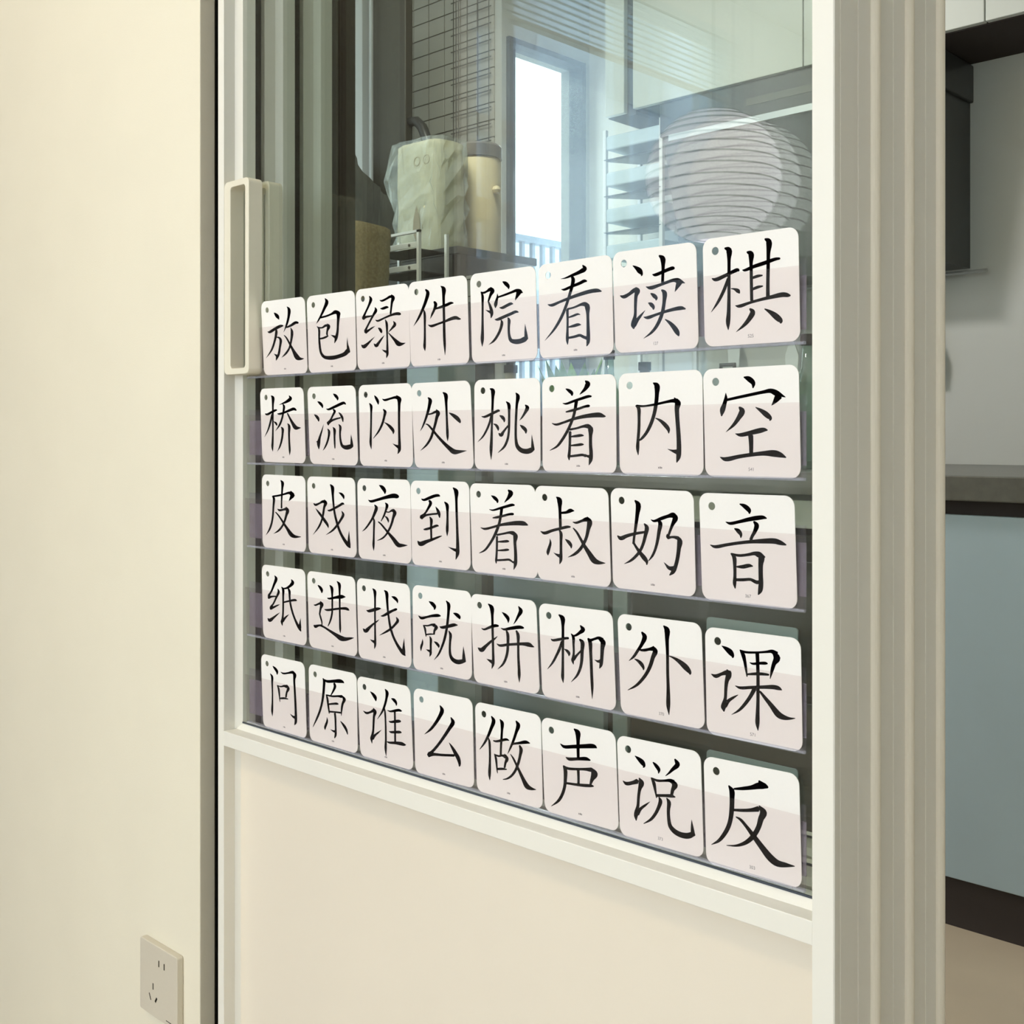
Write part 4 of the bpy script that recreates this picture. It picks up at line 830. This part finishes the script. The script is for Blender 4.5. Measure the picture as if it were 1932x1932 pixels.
cabinet('base_cabinet', 'blue grey base cabinet right of the black appliance', -0.945, -0.60, 1.46, 2.30, 0.0, 0.826, M['kblue'], [(-0.943, -0.602, 0.10, 0.80)], False)

# tall dark cabinet with a curved black arm on its side
dk = tag(empty('tall_board', (-2.573, 1.60, 0.0)), 'tall dark grey board with a curved black arm behind the wrapped pack', 'board')
MB().box(-0.073, 0.074, -0.15, -0.12, 0, 2.4).build('board_panel', M['kdark'], dk, bevel=0.004)
arc = [(0.074, -0.13, 1.86), (0.10, -0.13, 1.857), (0.125, -0.13, 1.835), (0.15, -0.13, 1.785), (0.168, -0.13, 1.735), (0.178, -0.13, 1.69)]
MB().tube(arc, [0.014, 0.014, 0.015, 0.016, 0.0155, 0.014], 12).build('curved_arm', M['black'], dk, smooth=True)

# dark cloth with a curved upper edge
nx, nz = 30, 14
cl = MB()
vs, fs = [], []
CURVE = [(-3.05, 2.35), (-2.83, 2.20), (-2.776, 1.962), (-2.73, 1.87), (-2.69, 1.804), (-2.63, 1.73), (-2.585, 1.686), (-2.53, 1.645), (-2.47, 1.62)]
for i in range(nx + 1):
    u = i / nx
    x = -3.05 + u * 0.58
    for (xa, za), (xb, zb) in zip(CURVE, CURVE[1:]):
        if xa <= x <= xb + 1e-6:
            zt = za + (zb - za) * (x - xa) / (xb - xa)
            break
    for j in range(nz + 1):
        v = j / nz
        vs.append((x, 1.40 + 0.010 * math.sin(u * 31 + v * 1.5) + 0.004 * math.sin(u * 77), 0.75 + v * (zt - 0.75)))
for i in range(nx):
    for j in range(nz):
        a = i * (nz + 1) + j
        fs.append((a, a + nz + 1, a + nz + 2, a + 1))
co = tag(cl.add(vs, fs).build('hanging_cloth', M['cloth'], smooth=True), 'dark grey hanging cloth with a sweeping curved edge', 'cloth')
so = co.modifiers.new('thick', 'SOLIDIFY')
so.thickness = 0.003

# pale upright frame behind the cloth
uf = tag(empty('upright_frame', (-3.12, 1.80, 0.0)), 'pale upright metal frame behind the dark cloth', 'frame')
MB().box(-0.038, 0.014, -0.02, 0.02, 0, 2.5).build('post', M['wframe_w'], uf, bevel=0.003)
MB().box(0.050, 0.064, -0.02, 0.02, 0, 2.5).build('post', M['wframe_w'], uf, bevel=0.003)
MB().box(-0.038, 0.064, -0.018, 0.018, 2.5, 2.54).build('cross_rail', M['wframe_w'], uf, bevel=0.003)
MB().box(-0.155, -0.045, -0.03, 0.03, 2.05, 2.45).build('back_panel', M['kolive'], uf, bevel=0.01)

# low and high shelves carrying the basket, the little rack, the wrapped pack and the jar
sh = tag(empty('storage_shelf', (-2.20, 1.09, 0.0)), 'low dark shelf under the woven basket and white rack', 'shelf')
MB().box(-0.30, 0.30, -0.18, 0.12, 1.24, 1.262).build('shelf_board', M['kdark'], sh, bevel=0.002)
for a in (-0.29, 0.29):
    for b in (-0.165, 0.105):
        MB().box(a - 0.01, a + 0.01, b - 0.01, b + 0.01, 0, 1.24).build('upright', M['kdark'], sh)
hs = tag(empty('storage_shelf', (-2.20, 1.36, 0.0)), 'high dark shelf under the wrapped pack and tan jar', 'shelf')
MB().box(-0.16, 0.16, -0.14, 0.15, 1.40, 1.42).build('shelf_board', M['kdark'], hs, bevel=0.002)
for a in (-0.15, 0.15):
    MB().box(a - 0.01, a + 0.01, -0.13, -0.11, 0.90, 1.40).build('upright', M['kdark'], hs)
MB().box(-0.16, 0.16, -0.14, 0.05, 0.88, 0.90).build('foot_board', M['kdark'], hs)
MB().box(-0.14, 0.14, -0.138, -0.13, 1.0, 1.40).build('front_board', M['kdark'], hs)

# woven basket with handle hole
bk = tag(empty('woven_basket', (-2.185, 0.99, 1.262)), 'beige woven basket with a dark handle hole', 'basket')
m = MB()
n = 40
prof = []
for k in range(n):
    a = 2 * math.pi * k / n
    sx = 0.115 * math.copysign(abs(math.cos(a)) ** 0.55, math.cos(a))
    sy = 0.07 * math.copysign(abs(math.sin(a)) ** 0.55, math.sin(a))
    prof.append((sx, sy))
vs, fs = [], []
LV = 12
for j in range(LV + 1):
    for k in range(n):
        b = 0.93 + 0.07 * j / LV + 0.012 * (j % 2) + 0.008 * ((k + j) % 2)
        zz = 0.175 * j / LV + (0.012 * math.cos(2 * math.pi * k / n * 1.0 + 1) if j == LV else 0)
        vs.append((prof[k][0] * b, prof[k][1] * b, zz))
for j in range(LV):
    for k in range(n):
        fs.append((j * n + k, j * n + (k + 1) % n, (j + 1) * n + (k + 1) % n, (j + 1) * n + k))
fs.append(tuple(range(n - 1, -1, -1)))
m.add(vs, fs).build('basket_body', M['basket'], bk, smooth=True)
MB().lathe([(0.0, 0.0), (0.012, 0.0), (0.012, 0.004), (0.0, 0.004)], (0, 0, 0), 20).build('handle_hole', M['kgap'], bk)
hh = bpy.data.objects[[o.name for o in bk.children if o.name.startswith('handle_hole')][0]]
hh.rotation_euler = (math.radians(90), 0, 0)
hh.location = (0.095, -0.0705, 0.135)

# white two-tier rack
rk = tag(empty('spice_rack', (-2.115, 1.14, 1.262)), 'small white two-tier metal rack on the dark shelf', 'rack')
for xx in (-0.10, 0.075):
    MB().box(xx - 0.004, xx + 0.004, -0.05, -0.042, 0, 0.180).build('post', M['rackw'], rk)
    MB().box(xx - 0.004, xx + 0.004, 0.04, 0.048, 0, 0.180).build('post', M['rackw'], rk)
MB().box(-0.104, 0.079, -0.05, -0.042, 0.174, 0.180).build('top_rail', M['rackw'], rk)
for z in (0.085, 0.138):
    MB().box(-0.096, 0.071, -0.052, -0.049, z, z + 0.014).build('tier_lip', M['rackw'], rk, bevel=0.0008)
    MB().box(-0.096, 0.071, -0.048, 0.046, z - 0.004, z - 0.001).build('tier_plate', M['kgap'], rk)
    t = MB().lathe([(0.0, 0), (0.0035, 0), (0.0035, 0.002), (0, 0.002)], (0, 0, 0), 12).build('rivet', M['wire'], rk)
    t.rotation_euler = (math.radians(90), 0, 0)
    t.location = (0.048, -0.052, z + 0.007)

# paper roll in a clear bag
bg_ = tag(empty('wrapped_roll', (-2.215, 1.29, 1.42)), 'cream paper pack wrapped in a crinkled clear bag', 'package')
m = MB()
vs, fs = [], []
N, L = 28, 10
for j in range(L + 1):
    v = j / L
    sc = 1.0 - 0.04 * v
    for k in range(N):
        a = 2 * math.pi * k / N
        px = 0.088 * math.copysign(abs(math.cos(a)) ** 0.5, math.cos(a)) * sc
        py = 0.06 * math.copysign(abs(math.sin(a)) ** 0.5, math.sin(a)) * sc
        vs.append((px + 0.002 * math.sin(9 * v + k), py + 0.002 * math.cos(7 * v + 2 * k), 0.285 * v))
for j in range(L):
    for k in range(N):
        fs.append((j * N + k, j * N + (k + 1) % N, (j + 1) * N + (k + 1) % N, (j + 1) * N + k))
fs.append(tuple(range(N - 1, -1, -1)))
fs.append(tuple(L * N + k for k in range(N)))
m.add(vs, fs).build('paper_pack', M['paper'], bg_)
m = MB()
vs, fs = [], []
for j in range(L + 1):
    v = j / L
    fl = 0.035 * math.exp(-((v - 0.72) / 0.22) ** 2)
    for k in range(N):
        a = 2 * math.pi * k / N
        px = 0.095 * math.copysign(abs(math.cos(a)) ** 0.6, math.cos(a))
        py = 0.066 * math.copysign(abs(math.sin(a)) ** 0.6, math.sin(a))
        if math.cos(a) < -0.2:
            px -= fl * 1.4 * (-math.cos(a))
        w = 0.004 * math.sin(13 * v + 3 * k) + 0.003 * math.sin(29 * v + 5 * k)
        vs.append((px + w, py + w, -0.0 + 0.292 * v))
for j in range(L):
    for k in range(N):
        fs.append((j * N + k, j * N + (k + 1) % N, (j + 1) * N + (k + 1) % N, (j + 1) * N + k))
m.add(vs, fs).build('clear_bag', M['bagfilm'], bg_)
# printed doodles on the pack: two wheels and a leaf
for cx in (0.022, 0.058):
    mm = MB()
    o_ = [(cx + 0.012 * math.cos(t), 0.232 + 0.012 * math.sin(t)) for t in [2 * math.pi * k / 20 for k in range(20)]]
    i_ = [(cx + 0.0105 * math.cos(t), 0.232 + 0.0105 * math.sin(t)) for t in [2 * math.pi * k / 20 for k in range(20)]]
    ring_y(o_, i_, -0.0668, -0.0660).build('printed_wheel', M['print'], bg_)
MB().prism_y([(0.018, 0.03), (0.034, 0.06), (0.030, 0.09), (0.020, 0.12), (0.008, 0.085), (0.006, 0.055)], -0.0668, -0.0660).build('printed_leaf', M['print'], bg_)

# tan jar with a dark lid
jr = tag(empty('storage_jar', (-2.185, 1.432, 1.42)), 'tall tan jar with a dark metal lid beside the wrapped pack', 'jar')
MB().lathe([(0, 0), (0.060, 0), (0.064, 0.006), (0.064, 0.262), (0.060, 0.270), (0, 0.270)], (0, 0, 0), 36).build('jar_body', M['tan'], jr, smooth=True, bevel=0.0)
MB().lathe([(0, 0.270), (0.066, 0.270), (0.066, 0.300), (0.062, 0.306), (0, 0.306)], (0, 0, 0), 36).build('jar_lid', M['lid'], jr, smooth=True)
MB().lathe([(0, -0.012), (0.009, -0.008), (0.012, 0), (0.009, 0.008), (0, 0.012)], (0.072, 0, 0.18), 16).build('jar_knob', M['tan'], jr, smooth=True)
for o in jr.children:
    es = o.modifiers.new('split', 'EDGE_SPLIT')

# wire grid hanging on the tiles
wg = tag(empty('wire_grid', (-2.66, 1.882, 1.90)), 'grey wire grid panel hanging on the tiled wall', 'wire grid')
m = MB()
for k in range(14):
    z = k * 0.054
    m.tube([(-0.11, 0.004, z), (0.075, 0.004, z)], 0.0022, 6)
m.build('cross_wires', M['wire'], wg)
m = MB()
for x in (-0.095, -0.083, -0.071, -0.03, 0.02, 0.07):
    m.tube([(x, 0, -0.01), (x, 0, 0.71)], 0.0016, 6)
m.build('upright_wires', M['wire'], wg)

# pale blue board standing low on the left, olive box beside it
pb = tag(empty('pale_blue_cabinet', (-2.0, 1.06, 0.0)), 'narrow pale blue cabinet seen low behind the cards', 'cabinet')
MB().box(-0.066, 0.066, 0, 0.12, 0.0, 1.13).build('cabinet_body', M['kpale'], pb, bevel=0.004)
MB().box(-0.066, 0.066, -0.004, 0.0, 0.52, 0.524).build('seam', M['kblue'], pb)
lo = tag(empty('dark_crate', (-2.22, 1.02, 0.0)), 'tall dark grey bin left of the pale blue cabinet', 'bin')
MB().box(-0.14, 0.14, 0, 0.14, 0.0, 1.05).build('bin_body', M['kdark'], lo, bevel=0.006)
MB().box(-0.145, 0.145, -0.005, 0.145, 1.05, 1.075).build('bin_lid', M['cloth'], lo, bevel=0.004)

# things on the worktop
gp = tag(empty('green_vegetables', (-2.03, 1.66, 0.876)), 'bunch of green leaves standing on the worktop', 'vegetables')
MB().lathe([(0, 0), (0.05, 0), (0.06, 0.10), (0.055, 0.12), (0.0, 0.12)], (0, 0, 0), 24).build('bowl', M['steel'], gp, smooth=True)
for k in range(16):
    a = k * 2.399
    r0 = 0.02 + 0.03 * ((k * 7) % 5) / 5
    bx, by = r0 * math.cos(a), r0 * math.sin(a)
    tx, ty = bx * 2.2 + 0.02 * math.cos(a), by * 1.8 + 0.02 * math.sin(a)
    ht = 0.24 + 0.06 * ((k * 5) % 7) / 7
    wv = 0.030
    px, py = -math.sin(a) * wv, math.cos(a) * wv
    MB().add([(bx, by, 0.10), ((bx + tx) / 2 + px, (by + ty) / 2 + py, ht * 0.72), (tx, ty, ht), ((bx + tx) / 2 - px, (by + ty) / 2 - py, ht * 0.72), ((bx + tx) / 2 + 0.004, (by + ty) / 2 + 0.004, ht * 0.7)],
             [(0, 1, 4), (1, 2, 4), (2, 3, 4), (3, 0, 4)]).build('leaf', M['green'], gp)
BOT = [(-1.885, 1.62, 0.30, 0.030, 'bottle', 'clear glass bottle nearest the green leaves'),
       (-1.83, 1.70, 0.27, 0.034, 'lid', 'dark bottle second from the green leaves'),
       (-1.33, 1.66, 0.31, 0.036, 'bottle', 'clear glass bottle right of the black pot'),
       (-2.28, 1.66, 0.28, 0.040, 'tan', 'tan bottle at left end of the worktop')]
for (x, y, h, r, mt, lb) in BOT:
    b = tag(empty('bottle', (x, y, 0.876)), lb, 'bottle', 'bottles on the worktop')
    MB().lathe([(0, 0), (r, 0), (r, h * 0.6), (r * 0.45, h * 0.75), (r * 0.4, h * 0.92), (0, h * 0.92)], (0, 0, 0), 20).build('bottle_body', M[mt], b, smooth=True)
    MB().lathe([(0, h * 0.92), (r * 0.5, h * 0.92), (r * 0.5, h), (0, h)], (0, 0, 0), 16).build('bottle_cap', M['kgap'], b)
pt = tag(empty('stock_pot', (-1.60, 1.74, 0.876)), 'black cooking pot with lid under the range hood', 'pot')
MB().lathe([(0, 0), (0.12, 0), (0.13, 0.01), (0.13, 0.19), (0, 0.19)], (0, 0, 0), 36).build('pot_body', M['black'], pt, smooth=True)
MB().lathe([(0, 0.232), (0.03, 0.230), (0.10, 0.212), (0.133, 0.192), (0.133, 0.189), (0, 0.189)], (0, 0, 0), 36).build('pot_lid', M['steel'], pt, smooth=True)
MB().tube([(-0.02, 0, 0.228), (-0.02, 0, 0.255), (0.02, 0, 0.255), (0.02, 0, 0.228)], 0.006, 8).build('lid_knob', M['black'], pt)
for o in list(pt.children) + [c for c in gp.children if c.name.startswith('bowl')]:
    o.modifiers.new('split', 'EDGE_SPLIT')
us = tag(empty('utensil_rail', (-1.62, 2.33, 1.385)), 'steel rail on the far wall with hanging utensils', 'utensil rail')
MB().tube([(-0.45, -0.03, 0), (0.45, -0.03, 0)], 0.005, 8).build('rail', M['steel'], us)
for k, (x, h) in enumerate(((-0.32, 0.22), (-0.12, 0.26), (0.0, 0.20), (0.10, 0.28), (0.19, 0.24), (0.30, 0.27))):
    MB().tube([(x, -0.03, 0.0), (x, -0.03, -h * 0.6)], 0.004, 6).build('utensil_handle', M['rackw'], us)
    MB().prism_y([(x - 0.018, -h), (x + 0.018, -h), (x + 0.022, -h * 0.75), (x + 0.006, -h * 0.58), (x - 0.006, -h * 0.58), (x - 0.022, -h * 0.75)], -0.034, -0.028).build('utensil_head', M['rackw'], us)

# white slatted drying rack beside the window, on the far wall
dr = tag(empty('drying_rack', (-2.185, 2.30, 1.42)), 'white dish rack with dark tilted shelves near the window', 'rack')
for k in range(4):
    z = 0.06 + k * 0.115
    MB().prism_x([(-0.20, z), (-0.19, z - 0.004), (0.0, z + 0.02), (0.0, z + 0.028)], -0.11, 0.11).build('shelf', M['wframe'], dr)
    MB().box(-0.105, 0.105, -0.195, -0.02, z + 0.03, z + 0.075).build('plate_tray', M['kpale'], dr, bevel=0.006)
for x in (-0.11, 0.11):
    for y in (-0.19, -0.01):
        MB().box(x - 0.006, x + 0.006, y - 0.006, y + 0.006, -0.544, 0.50).build('post', M['wframe_w'], dr)

# ------------------------------------------------------------------ room lantern (seen mirrored in the glass)
LX, LY, LZ, LR = -1.935, -2.17, 1.73, 0.20
ln = tag(empty('paper_lantern', (LX, LY, LZ)), 'round ribbed paper lantern mirrored in the door glass', 'lantern')
prof = [(0.045, -0.193)]
for k in range(1, 24):
    a = math.radians(-76 + 152 * k / 24)
    prof.append((LR * math.cos(a), LR * math.sin(a) * 1.0))
prof.append((0.045, 0.193))
MB().lathe(prof, (0, 0, 0), 48).build('lantern_shade', M['lantern'], ln, smooth=True)
for k in range(1, 16):
    a = math.radians(-74 + 148 * k / 16)
    r, z = LR * math.cos(a) + 0.0006, LR * math.sin(a)
    pth = [(r * math.cos(t), r * math.sin(t), z) for t in [2 * math.pi * q / 40 for q in range(41)]]
    MB().tube(pth, 0.0024, 5, False).build('rib', M['rib'], ln)
MB().tube([(0, 0, 0.19), (0, 0, H - LZ)], 0.003, 6).build('cord', M['cord'], ln)
MB().lathe([(0, H - LZ - 0.03), (0.04, H - LZ - 0.03), (0.045, H - LZ), (0, H - LZ)], (0, 0, 0), 20).build('ceiling_rose', M['ceil'], ln)


def added_lamp(x, y, label, power, color, rgb, strength):  # added fixture and light, outside the view
    c = tag(empty('added_lamp', (x, y, H)), label, 'ceiling lamp')
    MB().lathe([(0, 0.0), (0.20, 0.0), (0.20, -0.035), (0, -0.035)], (0, 0, 0), 36).build('lamp_body', M['white'], c)
    MB().lathe([(0, -0.035), (0.185, -0.035), (0.17, -0.05), (0, -0.06)], (0, 0, 0), 36).build('lamp_diffuser', emit('lamp_diffuser_%d' % power, rgb, strength), c)
    l = bpy.data.lights.new('added_lamp_light', 'AREA')
    l.shape = 'DISK'
    l.size = 0.36
    l.energy = power
    l.color = color
    lo_ = bpy.data.objects.new('added_lamp_light', l)
    COL.objects.link(lo_)
    lo_.location = (x, y, H - 0.07)


added_lamp(-1.25, -1.30, 'round warm lamp added on the room ceiling, out of view', 11, (1.0, 0.80, 0.52), (255, 226, 180), 4.0)  # added to warm the left wall and cards
added_lamp(-1.95, 0.85, 'round white lamp added on the kitchen ceiling, out of view', 24, (1.0, 0.97, 0.92), (255, 248, 238), 5.0)  # added as fill to brighten the kitchen

# dark block added along the exterior wall to darken part of the reflection
wd = tag(empty('added_dark_block', (-2.17, -0.61, 0.0)), 'dark walnut block added at the side wall to darken the reflection', 'added_dark_block')
MB().box(-0.225, 0.205, -0.51, 0.51, 0.0, 2.35).build('dark_block_body', M['wood'], wd)
for (a, b) in ((-0.508, -0.171), (-0.168, 0.168), (0.171, 0.508)):
    d_ = MB().box(0.205, 0.223, a, b, 0.06, 2.34).build('dark_block_door', M['wood'], wd, bevel=0.002)
    MB().box(0.223, 0.235, b - 0.04, b - 0.028, 1.0, 1.2).build('door_pull', M['black'], d_)

# ------------------------------------------------------------------ outdoors
nb = tag(empty('neighbour_building', (-9.5, 9.28, -6.0)), 'pale blue apartment block across from the kitchen window', 'building')
MB().box(-1.5, 0, -3.0, 0, 0, 9.67).build('wall', M['build'], nb)
for k in range(3):
    MB().box(0, 0.03, -1.2 + k * 0.4, -1.0 + k * 0.4, 8.3, 8.9).build('window', M['rail'], nb)
lb2 = tag(empty('neighbour_building', (-14.0, 14.5, -6.0)), 'low grey block along the skyline', 'building')
MB().box(-2, 0, -9, 9, 0, 10.45).build('wall', M['build2'], lb2)
br = tag(empty('balcony_railing', (-3.1, 2.60, 0.0)), 'grey railing outside the kitchen window', 'railing')
MB().box(-0.02, 0.02, -0.40, 1.2, 1.72, 1.745).build('hand_rail', M['rail'], br)
b0 = MB().box(-0.008, 0.008, -0.008, 0.008, 0.0, 1.72).build('baluster', M['rail'], br)
b0.location.y = -0.38
for k in range(1, 26):
    o = b0.copy()
    COL.objects.link(o)
    o.location.y = -0.38 + k * 0.06
fb = tag(empty('added_facade', (-6.5, -10.6, -3.0)), 'pale facade added across from the room window to dim its reflection', 'building')  # added block that keeps the mirrored window from getting too bright
MB().box(-1, 0, -6, 4.6, 0, 12).build('wall', M['build'], fb)
for k in range(6):
    for j in range(4):
        MB().box(0, 0.04, -5.5 + k * 1.6, -4.7 + k * 1.6, 2.2 + j * 2.4, 3.6 + j * 2.4).build('window', M['build2'], fb)
